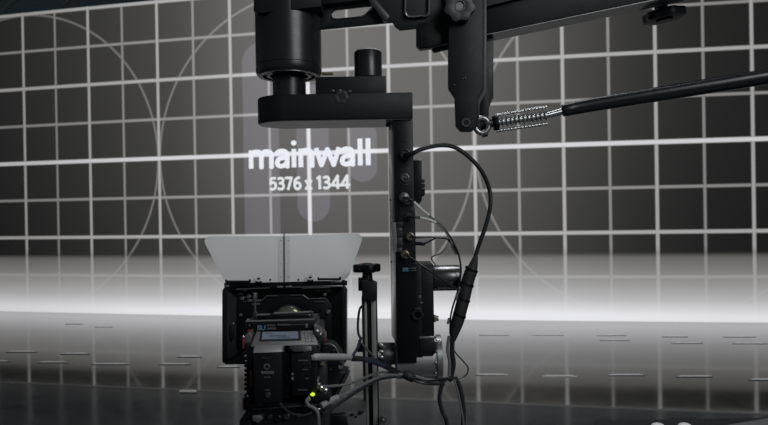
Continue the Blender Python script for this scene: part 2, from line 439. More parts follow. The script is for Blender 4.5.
# pale metallic dashes on the floor, thin tilted wedges
marks = [(7, 36, 351.5, 1, 'leftmost pale dash of the upper row on the glossy floor'), (61, 89, 353.5, 1, 'second pale dash from the left in the upper row on the glossy floor'),
 (-18, 9.5, 361, 1, 'pale dash cut by the left edge of the photo'), (38.5, 67.5, 362, 1, 'pale dash just right of the one cut by the left edge'),
 (92, 128, 363.7, 1, 'pale dash below and right of the second upper dash'), (160, 190, 363.8, 1, 'pale dash left of the matte box, lower row'),
 (178, 201, 356.3, 1, 'short pale dash just above the lower row, left of the matte box'), (218, 239, 366.5, 1, 'pale dash directly below the corner of the matte box'),
 (180, 196, 391.3, 1, 'small pale patch on the joint between glossy and matt floor'),
 (476, 509, 374.5, 1, 'pale dash just right of the hanging cable bundle'), (542, 577, 376, 1, 'second pale dash right of the hanging cable bundle'),
 (608, 644.5, 374.7, 1, 'third pale dash right of the cable bundle, below the lens-high grid'), (676.5, 711.7, 376.3, 1, 'fourth pale dash right of the cable bundle'),
 (749.6, 785, 379.5, 1, 'pale dash cut by the right edge of the photo'),
 (66, 82, 323.5, 0, 'faint dash close to the wall foot at far left, left one'), (95, 112, 326.5, 0, 'faint dash close to the wall foot at far left, right one'),
 (480, 508, 334.7, 0, 'faint dash right of the cable sleeve near the wall foot'), (533, 563, 334.7, 0, 'faint dash midway to the right near the wall foot'),
 (598, 625, 335, 0, 'upper faint dash of the first close pair at the right'), (600.6, 629, 339.8, 0, 'lower faint dash of the first close pair at the right'),
 (663, 687, 336.3, 0, 'upper faint dash of the middle close pair at the right'), (672, 702, 342.8, 0, 'lower faint dash of the middle close pair at the right'),
 (724, 755, 336.5, 0, 'upper faint dash of the last close pair at the right edge'), (733, 767, 343.2, 0, 'lower faint dash of the last close pair at the right edge')]
for x0, x1, y, br, lab in marks:
    h = 0.9 if br else 0.7
    if y > 390: h = 1.6
    e_ = 5 if y < 390 else 0
    p = [fl(x0 + e_, y - h), fl(x1 - e_, y - h), fl(x1 + 1, y + h), fl(x0 - 1, y + h)]
    mb = MB(); dep = (p[0] - p[3]).length; z_ = dep * (0.075 if br else 0.035)
    tp_ = [p[3] + Vector((0, 0, z_)), p[2] + Vector((0, 0, z_)), p[1] + Vector((0, 0, .0006)), p[0] + Vector((0, 0, .0006))]
    vs_ = [mb.bm.verts.new(q_) for q_ in tp_] + [mb.bm.verts.new(Vector((q_.x, q_.y, 0))) for q_ in tp_]
    for f_ in ((0, 1, 2, 3), (7, 6, 5, 4), (0, 4, 5, 1), (1, 5, 6, 2), (2, 6, 7, 3), (3, 7, 4, 0)): mb.bm.faces.new([vs_[i_] for i_ in f_])
    bmesh.ops.recalc_face_normals(mb.bm, faces=mb.bm.faces)
    prop(mb.build('floor_dash', DASH if br else DASH2, smooth=False), lab, 'tape', 'pale dashes on the glossy floor' if br else 'faint dashes near the video wall')

# ------------------------------------------------------------------ camera crane
cr_t = thing('camera_crane', at(400, 20, 1.62), 'black camera crane arm tip with slotted plates crossing the top of the view', 'camera crane')
# top slab over the pan motor
mb = MB(); mb.pprism([(253.5, -30), (253.5, 11), (258, 13.2), (282, 11), (321, 6.5), (321, -30)], 1.52, 0.16, bevel=0.002)
mb.build('top_slab', BLK2, cr_t)
# slotted bracket plate
slot1 = [(334, 19), (331.5, 16), (331.5, 12.5), (335, 9.5), (365, 6), (372, 5.5), (371, 9), (366, 14), (362, 16.5)]
mb = MB(); mb.pprism([(318, -30), (318, 29.3), (392.5, 21.8), (395, 26), (400, 29.7), (449, 24.5), (449, -30)], 1.60, 0.012,
   holes=[slot1], bevel=0.0012)
mb.pprism([(321, 4.5), (366, -1), (366, -30), (321, -30)], 1.575, .02, bevel=.001)
mb.build('bracket_plate', BLK2, cr_t)
mb = MB(); mb.ptube([(331.8, 14, 1.597), (334.5, 18.6, 1.597), (349, 17.7, 1.597), (361, 16.2, 1.597), (366, 13.5, 1.597), (371, 8, 1.597)], 0.0012, seg=6)
mb.build('slot_edge', MGR, cr_t, 'lighter edge of the oval slot')  # thin lighter tube along the slot rim
mb = MB(); mb.pprism([(364, -6), (371, -6), (390, 16), (387, 21), (383, 20)], 1.575, 0.02, bevel=0.002)
mb.build('diagonal_strut', DGR, cr_t)
mb = MB(); mb.pprism(rrect(404, -25, 430, 17, 5), 1.59, 0.012, holes=[rrect(406.2, -23, 427.8, 15, 4)], bevel=0.0006)
mb.build('pocket_rim', DGR, cr_t)
mb = MB(); mb.ptube([(405.5, 13, 1.586), (408, 16.3, 1.586), (414, 16.8, 1.586), (423, 15.6, 1.586)], 0.0014, seg=6)
mb.build('pocket_highlight', ALU, cr_t, 'pale strip drawn for the highlight on the pocket lip')  # lip highlight modelled as a bright thin strip
mb = MB(); mb.pprism([(416.5, 22), (416.5, 45), (420, 48.5), (432, 47), (449, 43), (449, 20)], 1.60, 0.03, bevel=0.003)
mb.build('spacer_block', BLK, cr_t)
mb = MB(); mb.pprism([(430, 47), (434, 52.5), (449, 49), (449, 40)], 1.632, 0.01, bevel=0.001)
mb.build('spacer_underside', DGR, cr_t)
# toothed wheel
def gear(px, py, d, r, depth, teeth, hole):
    pts = []
    for k in range(teeth * 4):
        a = 2 * PI * k / (teeth * 4); rr = r * (1.0 if k % 4 in (0, 1) else 0.86)
        pts.append((px + rr * math.cos(a), py + rr * math.sin(a)))
    hh = [(px + hole * math.cos(2 * PI * k / 20), py + hole * math.sin(2 * PI * k / 20)) for k in range(20)]
    m_ = MB(); m_.pprism(pts, d, depth, holes=[hh], bevel=0.0008); return m_
wh = gear(459.5, 6, 1.535, 16, 0.03, 7, 5.5); kn = wh.build('clamp_wheel', DGR, cr_t)
mb = MB(); mb.lathe(at(459.5, 6, 1.538), (0, -1, 0), [(0, 0), (.009, 0), (.0125, .004), (.0135, .004), (.0145, 0), (.0145, -.01)], 24); mb.build('bolt', MGR, kn)
# hanging link plates
mb = MB(); mb.pprism([(448.5, -20), (448.5, 88), (455, 98), (456, 126), (461, 131.5), (472, 131.5), (477, 127), (477, 99), (483, 88), (483, -20)], 1.56, 0.018, bevel=0.0015)
lk = mb.build('link_plate', BLK2, cr_t)
mb = MB(); mb.lathe(at(466, 122.5, 1.56), (0, -1, 0), [(.013, -.002), (.013, .001), (.011, .003), (.006, .003), (.005, -.001), (0, -.001)], 24); mb.build('bolt', DGR, lk)
for q_ in ((465, 78, .0025), (463, 79, .002), (454, 85, .002)): mb = MB(); mb.ball(at(q_[0], q_[1], 1.559), q_[2]); mb.build('set_screw', MGR, lk)
mb = MB(); mb.pprism([(480, 36), (480, 128), (483, 137), (488, 136), (489, 108), (492.5, 99), (493.5, 98), (493.5, 36)], 1.625, 0.018, bevel=0.0015)
mb.build('link_plate', BLK, cr_t)
mb = MB(); mb.pprism([(483, -20), (486.5, -20), (486.5, 92), (480, 103), (478.5, 126), (477, 126), (477, 99), (483, 88)], 1.568, 0.02, bevel=0.0005)
mb.build('link_edge', DGR, cr_t, 'slightly lighter machined edge')
mb = MB(); mb.cyl(at(466, 122.5, 1.57), at(484, 126, 1.64), 0.008, seg=20); mb.build('pivot_pin', MGR, cr_t)
# boom
def slab3(pxpts, d0, d1, depth):   # polygon whose distance changes linearly with x
    x0 = min(p[0] for p in pxpts); x1 = max(p[0] for p in pxpts)
    return [at(x, y, d0 + (d1 - d0) * (x - x0) / (x1 - x0)) for x, y in pxpts]
mb = MB(); mb.pprism([(484, -43), (484, 34.2), (532, 24.5), (600, 10.4), (700, -10.5), (1500, -177), (1500, -255)], 1.60, 0.084, bevel=0.002)
bo = mb.build('boom', BLK, cr_t)
u0 = at(480, 35.1, 1.602); u1 = at(1500, -177 + .9, 1.602); uy = Vector((0, .083, 0)); ud = Vector((0, 0, -.0012))
mb = MB(); mb.prism3([u0 + ud, u1 + ud, u1 + uy + ud, u0 + uy + ud], ud)
mb.build('boom_underside', MGR, cr_t)  # grey plate: wall glow under the boom put into its colour
mb = MB(); mb.pprism([(484, -60), (484, 7), (512, 0), (560, -12), (560, -60)], 1.585, 0.02, bevel=0.001)
mb.build('boom_cheek', DGR, cr_t)
for q_ in ((631, 8.5), (644, 6)): mb = MB(); mb.ball(at(*q_, 1.67), .004); mb.build('bolt', BLK, cr_t)
# hanging star knob under the boom
mb = MB(); mb.cyl(at(661, -12, 1.72), at(661, 12, 1.72), 0.017, seg=24, bevel=.002); st = mb.build('knob_stem', BLK, cr_t)
mb = MB()
q = Matrix.Rotation(0.14, 3, 'Y').to_4x4()
cc = at(664, 16.5, 1.72)
prof = [(math.cos(2 * PI * k / 60) * .055 * (1 - .12 * (0.5 + .5 * math.cos(6 * 2 * PI * k / 60))), math.sin(2 * PI * k / 60) * .055 * (1 - .12 * (0.5 + .5 * math.cos(6 * 2 * PI * k / 60)))) for k in range(60)]
Mx = Matrix.Translation(cc) @ Matrix.Rotation(-0.13, 4, 'Y')
mb.prism3([Mx @ Vector((x, y, -.008)) for x, y in prof], (Mx.to_3x3() @ Vector((0, 0, .022))), bevel=.003)
mb.cyl(Mx @ Vector((0, 0, -.013)), Mx @ Vector((0, 0, -.006)), .022, seg=24)
mb.build('star_knob', BLK2, cr_t)

# levelling rod
ro = thing('levelling_rod', at(482, 126, 1.6), 'black tube with silver threaded adjuster bolted to the hanging link plate', 'rod')
mb = MB(); p = [(482 + 6.8 * math.cos(a), 125.5 + 7.5 * math.sin(a), 1.6) for a in [2 * PI * k / 16 for k in range(16)]]
mb.ptube(p, 0.0068, closed=True, n=3, seg=12); mb.build('rod_eye', ALU, ro, 'silver ring at the rod end')
mb = MB(); mb.cyl(at(488, 124, 1.6), at(500, 121.5, 1.6), 0.008, 0.0065, seg=20, bevel=.001)
for k in range(5):
    mb.cyl(at(489 + k * 2, 123.6 - k * .35, 1.6), at(490 + k * 2, 123.4 - k * .35, 1.6), 0.0105, seg=20)
mb.build('threaded_shank', MGR, ro)
for (ya, yb) in ((115.4, 107.0), (131.0, 123.8)):
    mb = MB(); mb.cyl(at(496, ya, 1.6), at(547, yb, 1.6), 0.0032, seg=12)
    for k in range(15):
        t = k / 14; x = 497 + 49 * t; y = ya + (yb - ya) * t
        mb.cyl(at(x - .9, y + .15, 1.6), at(x + .9, y - .15, 1.6), 0.0042, seg=14, bevel=.0008)
    mb.build('turnbuckle_rail', SIL, ro, 'bright silver ribbed rail')
mb = MB(); mb.cyl(at(496, 123, 1.604), at(547, 115.5, 1.604), 0.0075, seg=20)
for k in range(12):
    t = (k + .5) / 12; x = 496 + 51 * t; y = 123 - 7.5 * t
    mb.cyl(at(x - 1.1, y + .15, 1.604), at(x + 1.1, y - .15, 1.604), 0.0125, seg=20, bevel=.001)
mb.build('spring', ALU, ro, 'grey coil between the two rails')
mb = MB(); mb.cyl(at(493, 123.4, 1.6), at(498, 122.7, 1.6), .018, .02, seg=20, bevel=.002); mb.build('end_nut', BLK, ro)
mb = MB(); mb.cyl(at(545, 116, 1.6), at(568, 110, 1.6), 0.0075, 0.0085, seg=24); mb.build('threaded_end', SIL, ro, 'bare silver rod end')
mb = MB()
pa = at(562, 110.8, 1.6); pb = at(604, 103, 1.59); pc = at(780, 74.5, 1.52); pd = pc + (pc - pb) * 4.0
ax = (pd - pb)
mb.tube([pa, pa + (pb - pa) * .12, pb, pc, pd], .01, seg=32, n=10, rad=lambda t: .0125 + min(1, t / .25) * .0035 + min(1, max(0, t - .25) / .5) * .0025)
mb.build('rod_tube', SAT, ro, 'glossy black tube')

# ------------------------------------------------------------------ remote head
rh = thing('remote_head', at(345, 110, 1.6), 'black motorised remote camera head with round pan motor hanging from the crane', 'camera head')
pc = at(289, 70, 1.60); zc = lambda y: at(289, y, 1.60).z
Rm = 32.6 / F * 1.6
ztop = zc(4); zb = zc(77)
prof = [(0, ztop + .02), (Rm, ztop + .02), (Rm, zc(66.5)), (Rm * .985, zc(67)), (Rm * .985, zc(68.5)), (Rm * 1.0, zc(69)), (Rm * 1.0, zc(73.5)), (Rm * .96, zc(76)), (Rm * .90, zc(76.4))]
mb = MB(); mb.lathe((pc.x, pc.y, 0), (0, 0, 1), prof, 72); pm = mb.build('pan_motor', SAT, rh)
mb = MB(); mb.lathe((pc.x, pc.y, 0), (0, 0, 1), [(Rm * .93, zc(75.5)), (Rm * .93, zc(77)), (Rm * .80, zc(77)), (Rm * .80, zc(74.5)), (Rm * .68, zc(74.5)), (Rm * .68, zc(76.6)), (Rm * .58, zc(76.6)), (Rm * .58, zc(74)), (0, zc(74))], 72)
mb.build('bearing_ring', MGR, pm)
mb = MB(); mb.cyl((pc.x, pc.y, zc(75)), (pc.x, pc.y, zc(99)), 16.4 / F * 1.6, seg=48); mb.build('pan_shaft', SAT, rh)
mb = MB(); mb.pbox(322, 72, 333, 74.6, 1.6, .01, .001); mb.build('release_tab', OLV, rh, 'small olive release tab')
# yoke arm
def plan_prism(plan, z0, z1, bevel):
    m_ = MB(); m_.prism3([Vector((x, y, z0)) for x, y in plan], Vector((0, 0, z1 - z0)), bevel=bevel); return m_
zt = at(300, 94, 1.53).z; zb_ = at(300, 120.2, 1.53).z
xl = at(258, 107, 1.6).x; xr = at(412.5, 107, 1.54).x; r_ = .075
plan = [(xl + r_ + r_ * math.cos(a), 1.605 + r_ * math.sin(a)) for a in [math.radians(90 + 180 * k / 24) for k in range(25)]] + [(xr, 1.53), (xr, 1.68)]
mb = plan_prism(plan, zb_, zt, .003); mb.build('yoke_arm', BLK2, rh)
mb = plan_prism([(x_ * .995 + .002 * (1 if x_ < 0 else -1), 1.605 + (y_ - 1.605) * .95) for x_, y_ in plan], zb_ - .0015, zb_ - .0001, 0); mb.build('arm_lit_underside', MGR, rh, 'lighter underside with the wall glow in its grey')  # lighter plate: glow of the wall under the arm put into its grey
mb = MB(); mb.pbox(315.5, 76.3, 386, 98, 1.545, .13, .0015); mb.build('arm_riser', BLK2, rh)
mb = MB(); mb.lathe((at(368, 60, 1.60).x, 1.60, 0), (0, 0, 1), [(0, at(368, 50.4, 1.6).z), (.0285, at(368, 50.6, 1.6).z), (.0305, at(368, 51.6, 1.6).z), (.0305, at(368, 53, 1.6).z)], 40)
mb.build('knob_cap', WHT, rh, 'white cap added for the lit rim of the post')  # white cap stands for the light catching the post rim
mb = MB(); mb.lathe((at(368, 60, 1.60).x, 1.60, 0), (0, 0, 1), [(0, at(368, 52.2, 1.6).z), (.0325, at(368, 52.2, 1.6).z), (.0345, at(368, 53.5, 1.6).z), (.0345, at(368, 78, 1.6).z), (0, at(368, 78, 1.6).z)], 48)
mb.build('balance_post', SAT, rh)
g_ = gear(341, 97, 1.528, 7.5, .02, 6, 3.0); g_.build('lock_knob', DGR, rh)
for q_ in ((340, 90.5), (349.5, 91.5), (333, 91)): mb = MB(); mb.ball(at(*q_, 1.53), .003, (1.6, 1, 1)); mb.build('screw', MGR, rh)
# column (front, slanted left face)
def column(px0, px1, ytop, ybot, d, depth, sl, mt, name, bev=.0012, label=None):
    zt_ = at((px0 + px1) / 2, ytop, d).z; zb2 = at((px0 + px1) / 2, ybot, d).z
    pt = at((px0 + px1) / 2, (ytop + ybot) / 2, d); y0 = pt.y
    xa = at(px0, (ytop + ybot) / 2, d).x; xb = at(px1, (ytop + ybot) / 2, d).x
    m_ = MB(); m_.prism3([Vector((xa, y0, zb2)), Vector((xb, y0, zb2)), Vector((xb, y0 + depth, zb2)), Vector((xa - sl, y0 + depth, zb2))], Vector((0, 0, zt_ - zb2)), bevel=bev)
    return m_.build(name, mt, rh, label)
column(395.4, 414.6, 94.3, 363.5, 1.54, .11, .0, BLK, 'column')
column(395.0, 395.9, 121, 345, 1.541, .115, .0115, GLOSS, 'column_side_plate', .0003, 'satin metal side face catching the wall glow')
# fill of column width: small brackets, screws on left face
for yy in (129, 200, 262):
    mb = MB(); mb.ball(at(389.6 + (yy - 129) * .012, yy, 1.585), .0022); mb.build('screw', BLK, rh)
    mb = MB(); mb.ball(at(393.5 + (yy - 129) * .012, yy + 2, 1.56), .002); mb.build('screw', BLK, rh)
mb = MB(); mb.cyl(at(386, 124.5, 1.57), at(390.5, 124.5, 1.57), .006, seg=16); mb.build('corner_bolt', DGR, rh)
mb = MB(); mb.pprism([(411.5, 160), (421.8, 160), (421.8, 179), (425, 179.5), (425, 195), (422, 197), (422, 200), (419, 204), (411.5, 204)], 1.56, .05, bevel=.001); sb = mb.build('side_control_box', BLK, rh)
mb = MB(); mb.pbox(415, 159.6, 421.5, 160.8, 1.559, .045, .0003); mb.build('box_lip', ALU, sb, 'pale top lip')
mb = MB(); mb.pbox(421, 183, 425.3, 184.3, 1.557, .004, .0003); mb.pbox(421, 188, 425.3, 189, 1.557, .004, .0003); mb.build('switch', MGR, sb)
# connectors on the column
def conn(px, py, r, L_, mt, name='socket', d=1.54, inner=True, label=None):
    p = at(px, py, d); m_ = MB()
    prof = [(r * 1.15, 0), (r * 1.15, .003), (r, .004), (r, L_), (r * .8, L_ + .001)]
    prof += [(r * .7, L_ - .003), (r * .3, L_ - .003), (r * .3, L_), (0, L_)] if inner else [(r * .5, L_ + .003), (0, L_ + .003)]
    m_.lathe(p, (0, -1, 0), prof, 24); return m_.build(name, mt, rh, label)
conn(405, 154.5, .0125, .016, DGR)
conn(405, 178, .010, .006, MGR); conn(406, 178, .004, .009, BRS, 'socket_pin', inner=False)
conn(404, 197.5, .011, .012, MGR, inner=False)
conn(408, 216.5, .0095, .010, DGR, inner=False)
conn(410, 236.5, .0095, .012, BRS, label='brass coax socket')
conn(405, 254.5, .0095, .014, BRS, label='lower brass coax socket')
mb = MB(); mb.pbox(399, 164, 412, 207, 1.538, .004, .001); mb.build('socket_plate', BLK2, rh)
mb = MB(); mb.pbox(399.5, 207, 415.5, 262, 1.5375, .004, .001); mb.build('socket_plate', BLK2, rh)
for (x0, y0, x1, y1) in ((402, 168, 409, 169), (402, 184, 409, 185), (404, 203, 410, 204), (401, 140, 408, 140.8), (400, 120, 407, 120.6)):
    mb = MB(); mb.pbox(x0, y0, x1, y1, 1.537, .0015, .0002); mb.build('printed_label', DGR, rh)
# crumpled tag
mb = MB()
for k in range(6):
    mb.pbox(395.5 + (k % 2) * .6, 222 + k * 5, 403 - (k % 2) * .8, 227.5 + k * 5, 1.53 + (k % 2) * .002, .006, .001, Matrix.Rotation(.15 * (-1) ** k, 3, 'X'))
mb.build('crumpled_tag', DGR, rh)
mb = MB(); mb.pprism([(391.5, 223), (395.5, 222), (397, 240), (396.5, 252), (393.5, 251)], 1.528, .004, bevel=.0005); mb.build('tape_strip', CABG, rh, 'pale grey tape strip on the column edge')
# lower gearbox
mb = MB(); mb.pbox(415.8, 264.3, 434, 363.8, 1.555, .10, .0015); gb = mb.build('lower_gearbox', BLK, rh)
mb = MB(); mb.pbox(415.5, 264, 422, 363, 1.551, .006, .0005); mb.build('seam_panel', BLK2, gb)
mb = MB(); pm0 = at(433, 278, 1.60); pm1 = at(459.5, 278, 1.60); pm1.z = pm0.z
mb.cyl(pm0, pm1, 12.8 / F * 1.6, seg=48, bevel=.0015); mb.build('tilt_motor', mat('motor_grey', (0.13, .13, .135), .26, .85), rh, 'dark grey motor cylinder with bright upper edge')
mb = MB(); mb.pbox(418, 295.5, 421.5, 298.5, 1.55, .006, .001); mb.ball(at(421, 303, 1.55), .0035, (1.4, 1, .8)); mb.build('hex_bolt', MGR, gb)
g_ = gear(417.5, 315, 1.535, 6.6, .018, 6, 3.2); g_.build('adjust_knob', BLK2, rh)
mb = MB(); mb.pbox(414.5, 308, 421, 310, 1.533, .01, .001); mb.build('knob_bridge', DGR, rh)
mb = MB(); mb.pbox(419.5, 336.5, 434, 338.6, 1.549, .004, .0005); mb.build('clamp_highlight', SIL, rh, 'bright strip drawn for the highlight on the clamp')  # highlight on the clamp modelled as a silver strip
mb = MB(); mb.pbox(402.5, 267.6, 408.5, 271.6, 1.536, .0015, .0002); mb.build('badge', BLU, rh, 'small blue badge')
mb = MB()
for yy in (268.3, 270.6): mb.pbox(409.2, yy - .6, 416, yy + .4, 1.536, .0012, .0001)
mb.build('badge_text', MGR, rh, 'two tiny pale lines beside the blue badge')
mb = MB(); mb.cyl(at(434, 318.5, 1.56), at(438.5, 318.5, 1.56), .0065, seg=20, bevel=.001); mb.cyl(at(434, 318.5, 1.56), at(436, 318.5, 1.56), .009, seg=6); mb.build('grease_nipple', BRS, rh, 'small brass fitting')
# tilt axis drum
ta = at(415, 358, 1.6); yA, zA = ta.y, ta.z
X = lambda px: at(px, 358, 1.6).x
mb = MB(); mb.lathe((X(395), yA, zA), (1, 0, 0), [(0, 0), (.042, 0), (.05, .004), (.05, X(437) - X(395))], 64); mb.build('tilt_drum', mat('drum_metal', (.5, .5, .5), .5, .9), rh)
mb = MB(); mb.lathe((X(436), yA, zA), (1, 0, 0), [(.05, 0), (.057, 0), (.057, .012), (.050, .014), (.046, .010), (0, .010)], 64); fl_ = mb.build('bearing_flange', ALU, rh, 'silver bearing flange')
for k in range(12):
    mb = MB(); a = 2 * PI * k / 12; c_ = Vector((X(435.5), yA + .053 * math.cos(a), zA + .053 * math.sin(a)))
    mb.cyl(c_, c_ + Vector((-.005, 0, 0)), .0035, seg=12); mb.build('flange_screw', SIL, fl_)
mb = MB(); mb.pprism([(419.5, 339), (433, 339), (436, 345), (436, 352), (433, 356), (420.5, 356)], 1.548, .004, bevel=.0008); mb.build('drum_cover', BLK2, rh)
mb = MB(); mb.lathe((X(381), 1.585, zA + .012), (1, 0, 0), [(0, 0), (.022, 0), (.028, .005), (.028, .02), (.024, .026), (.024, X(396) - X(381))], 40); mb.build('axis_hub', DGR, rh)
for yy in (345, 351.5, 357): mb = MB(); mb.cyl(at(379, yy, 1.56), at(383, yy, 1.56), .005, seg=12, bevel=.001); mb.build('hub_screw', SIL, rh)

# ------------------------------------------------------------------ support post with knob
po = thing('slider_post', at(370, 428, 1.55), 'upright twin-rail metal post topped by a black star knob between camera and head', 'post')
xo = lambda x, y: x + (y - 300) * .012
for (x0, x1, mt, dd, lab) in ((361.5, 364, DGR, 1.552, None), (364, 366.6, RAIL, 1.546, 'pale metal rail'), (366.6, 371, BLK, 1.556, None), (371, 375.5, RAIL, 1.545, 'pale metal rail'), (375.5, 377, DGR, 1.552, None)):
    y0, y1 = 297, 441
    mb = MB(); mb.prism3([at(xo(x0, y0), y0, dd), at(xo(x1, y0), y0, dd), at(xo(x1, y1) + 1.0, y1, dd), at(xo(x0, y1) + 1.0, y1, dd)], Vector((0, .03, 0)), bevel=.0006)
    mb.build('rail', mt, po, lab)
mb = MB(); mb.pprism([(361.5, 282), (365, 279.5), (376, 284), (377, 285), (377, 300.5), (364, 301), (362, 298)], 1.53, .06, bevel=.0015); mb.build('clamp_block', BLK2, po)
mb = MB(); mb.pbox(358.2, 278.5, 362.5, 291, 1.56, .03, .001); mb.build('clamp_jaw', BLK, po)
mb = MB(); k0 = at(367.3, 284, 1.56); k1 = at(367.3, 271, 1.56); mb.cyl(k0, k1, .0145, .0115, seg=24, bevel=.001); mb.build('knob_stem', BLK, po)
mb = MB(); cc = at(366.8, 268.6, 1.56); pr = []
for k in range(80):
    a = 2 * PI * k / 80; rr = .0345 * (1 - .30 * (.5 - .5 * math.cos(4 * (a - .35))) ** 1.4); pr.append(cc + Vector((rr * math.cos(a), rr * math.sin(a), -.008)))
mb.prism3(pr, Vector((0, 0, .019)), bevel=.003); mb.build('star_knob', BLK, po)
mb = MB(); mb.ball(cc + Vector((0, 0, .011)), .014, (1, 1, .25)); mb.build('knob_cap', DGR, po)
mb = MB(); mb.cyl(at(381.5, 424, 1.53), at(384, 416, 1.53), .008, seg=16); mb.ball(at(383, 420, 1.525), .006); mb.build('lock_screw', MGR, po)
mb = MB(); mb.pbox(357, 344, 397, 352, 1.60, .02, .002); mb.pbox(377, 358, 392, 366, 1.60, .02, .002); mb.build('axis_bracket', BLK, po)

# ------------------------------------------------------------------ matte box
mx = thing('matte_box', at(284, 364, 1.62), 'black rectangular matte box in front of the lens, with grey flag standing above', 'matte box')
# grey flag: leans away from us
def flagpt(x, y, off=0.0):
    t = (283 - y) / 47.0
    return at(x, y, 1.60 + .09 * t - off)
def fpoly(pts, off=0.0): return [flagpt(x, y, off) for x, y in pts]
left = [(283.8, 236.0), (284.0, 282.8), (231, 282.8), (226, 281.5), (223.0, 278.5), (205.0, 243.5), (204.6, 240), (206.4, 237.2), (209.5, 236.2)]
right = [(284.4, 235.8), (354, 233.6), (359, 234), (361.8, 236.6), (362, 240.5), (349.2, 275), (346.5, 278.2), (342, 279.6), (284.6, 282.6)]
nf = Vector((0, .0022, 0))
mb = MB(); mb.prism3(fpoly(left), nf); mb.prism3(fpoly(right), nf); fg = mb.build('top_flag', FLAG, mx, 'large pale grey trapezoid flag', smooth=False)
mb = MB(); mb.prism3(fpoly([(278.2, 236.6), (283.4, 236.4), (283.6, 282.2), (278.5, 282.2)], .001), nf * .4); mb.prism3(fpoly([(285.0, 236.2), (290.2, 236.0), (290.4, 282), (285.2, 282)], .001), nf * .4)
hg = mb.build('hinge_leaf', FLAG2, fg, 'slightly darker riveted hinge strips', smooth=False)
mb = MB(); mb.cyl(flagpt(284.1, 233.2, .002), flagpt(284.3, 283, .002), .0016, seg=10); mb.build('hinge_pin', DGR, fg)
for yy in (240.5, 252, 264, 277):
    for xx in (281, 288.2): mb = MB(); mb.ball(flagpt(xx, yy, .0015), .0011); mb.build('rivet', BLK, fg)
for xx in (270.3, 298.5): mb = MB(); mb.ball(flagpt(xx, 279.7, .0015), .0024); mb.build('rivet', BLK, fg)
for xx, yy in ((258.4, 278.8), (310.2, 277.3)):
    mb = MB(); p = [flagpt(xx + 3.0 * math.cos(a), yy + 2.4 * math.sin(a), .018) for a in [2 * PI * k / 12 for k in range(12)]]
    mb.tube(p, .0016, closed=True, n=3, seg=8); rg = mb.build('flag_clip', WHT, fg, 'white ring clip')
    mb = MB(); mb.pbox(xx - 3, yy + 2.2, xx + 3, yy + 5.5, 1.59, .006, .001); mb.pbox(xx - 1.4, yy - .8, xx + 1.4, yy + 1, 1.588, .004, .0006); mb.build('clip_base', BLK, rg)
for (x0, x1, y) in ((226, 249.5, 281.6), (318.5, 340, 279.2)):
    mb = MB(); mb.cyl(at(x0, y, 1.59), at(x1, y, 1.59), .003, seg=12); mb.pbox(x1 - 1, y - 2.2, x1 + 1.2, y + 1, 1.588, .004, .0006); mb.pbox(x0 - 1, y - 2, x0 + .6, y + 1, 1.588, .004, .0006); mb.build('hinge_roller', BLK2, mx)
# top rail
mb = MB(); mb.pprism([(224, 283.2), (343, 280.8), (347, 281.0), (347, 285.4), (224, 287.4)], 1.60, .012, bevel=.001); mb.build('top_rail', BLK, mx)
for (x0, y0, x1, y1) in ((227, 280.6, 234, 283), (334.5, 280.8, 341.5, 282.9), (277, 286.2, 283, 287.8), (285.5, 286, 291.5, 287.4), (224.2, 285.2, 229, 287)):
    mb = MB(); mb.pbox(x0, y0, x1, y1, 1.594, .004, .0006); mb.build('rail_clamp', SIL if y0 < 285 else ALU, mx, 'small silver clamp')
mb = MB(); mb.pbox(331, 281.2, 333.2, 284.2, 1.592, .006, .0006); mb.pbox(342, 279.8, 345, 283.5, 1.592, .006, .0006); mb.build('clamp_screw', DGR, mx)
mb = MB(); mb.cyl(at(236, 289.3, 1.605), at(270, 287.8, 1.605), .0018, seg=8); mb.cyl(at(286, 287.4, 1.605), at(334, 286.6, 1.605), .0018, seg=8); mb.cyl(at(302, 288.2, 1.604), at(330, 287.6, 1.604), .0013, seg=8); mb.build('rail_rod', MGR, mx, 'thin grey rods along the rail')
# hood: four-sided rim, open through the middle; side flags wide panels
outer = rrect(222, 286.6, 346, 364.5, 5.5, 5)
inner = rrect(245, 300, 326, 352, 3, 3)
mb = MB(); mb.pprism(outer, 1.66, .02, holes=[inner], bevel=.002); mb.build('hood_frame', BLK, mx)
mb = MB()
mb.prism3([at(222.2, 291, 1.60), at(222.2, 362, 1.60), at(226.4, 364.8, 1.60), at(226, 287.6, 1.60)], Vector((.0, .065, 0)), bevel=.0008)
mb.build('side_flag', BLK2, mx)
mb = MB(); mb.prism3([at(346, 292, 1.60), at(346, 362, 1.60), at(342.5, 364.5, 1.60), at(342, 286.5, 1.60)], Vector((0, .065, 0)), bevel=.0008); mb.build('side_flag', BLK2, mx)
mb = MB(); mb.prism3([at(226, 290, 1.605), at(226, 361, 1.605), at(241, 352, 1.655), at(241, 298, 1.655)], Vector((-.002, .004, 0))); mb.build('hood_wall', mat('hood_inner', (.026, .028, .028), .6), mx)
mb = MB(); mb.prism3([at(342.5, 290, 1.605), at(342.5, 361, 1.605), at(329, 352, 1.655), at(329, 298, 1.655)], Vector((.002, .004, 0))); mb.build('hood_wall', mat('hood_inner', (.032, .034, .033), .6), mx)
mb = MB(); mb.prism3([at(226, 363.5, 1.60), at(345, 363.5, 1.60), at(329, 353, 1.655), at(241, 353, 1.655)], Vector((0, .004, -.002))); mb.build('hood_wall', DGR, mx, 'lower inner wall of the hood')
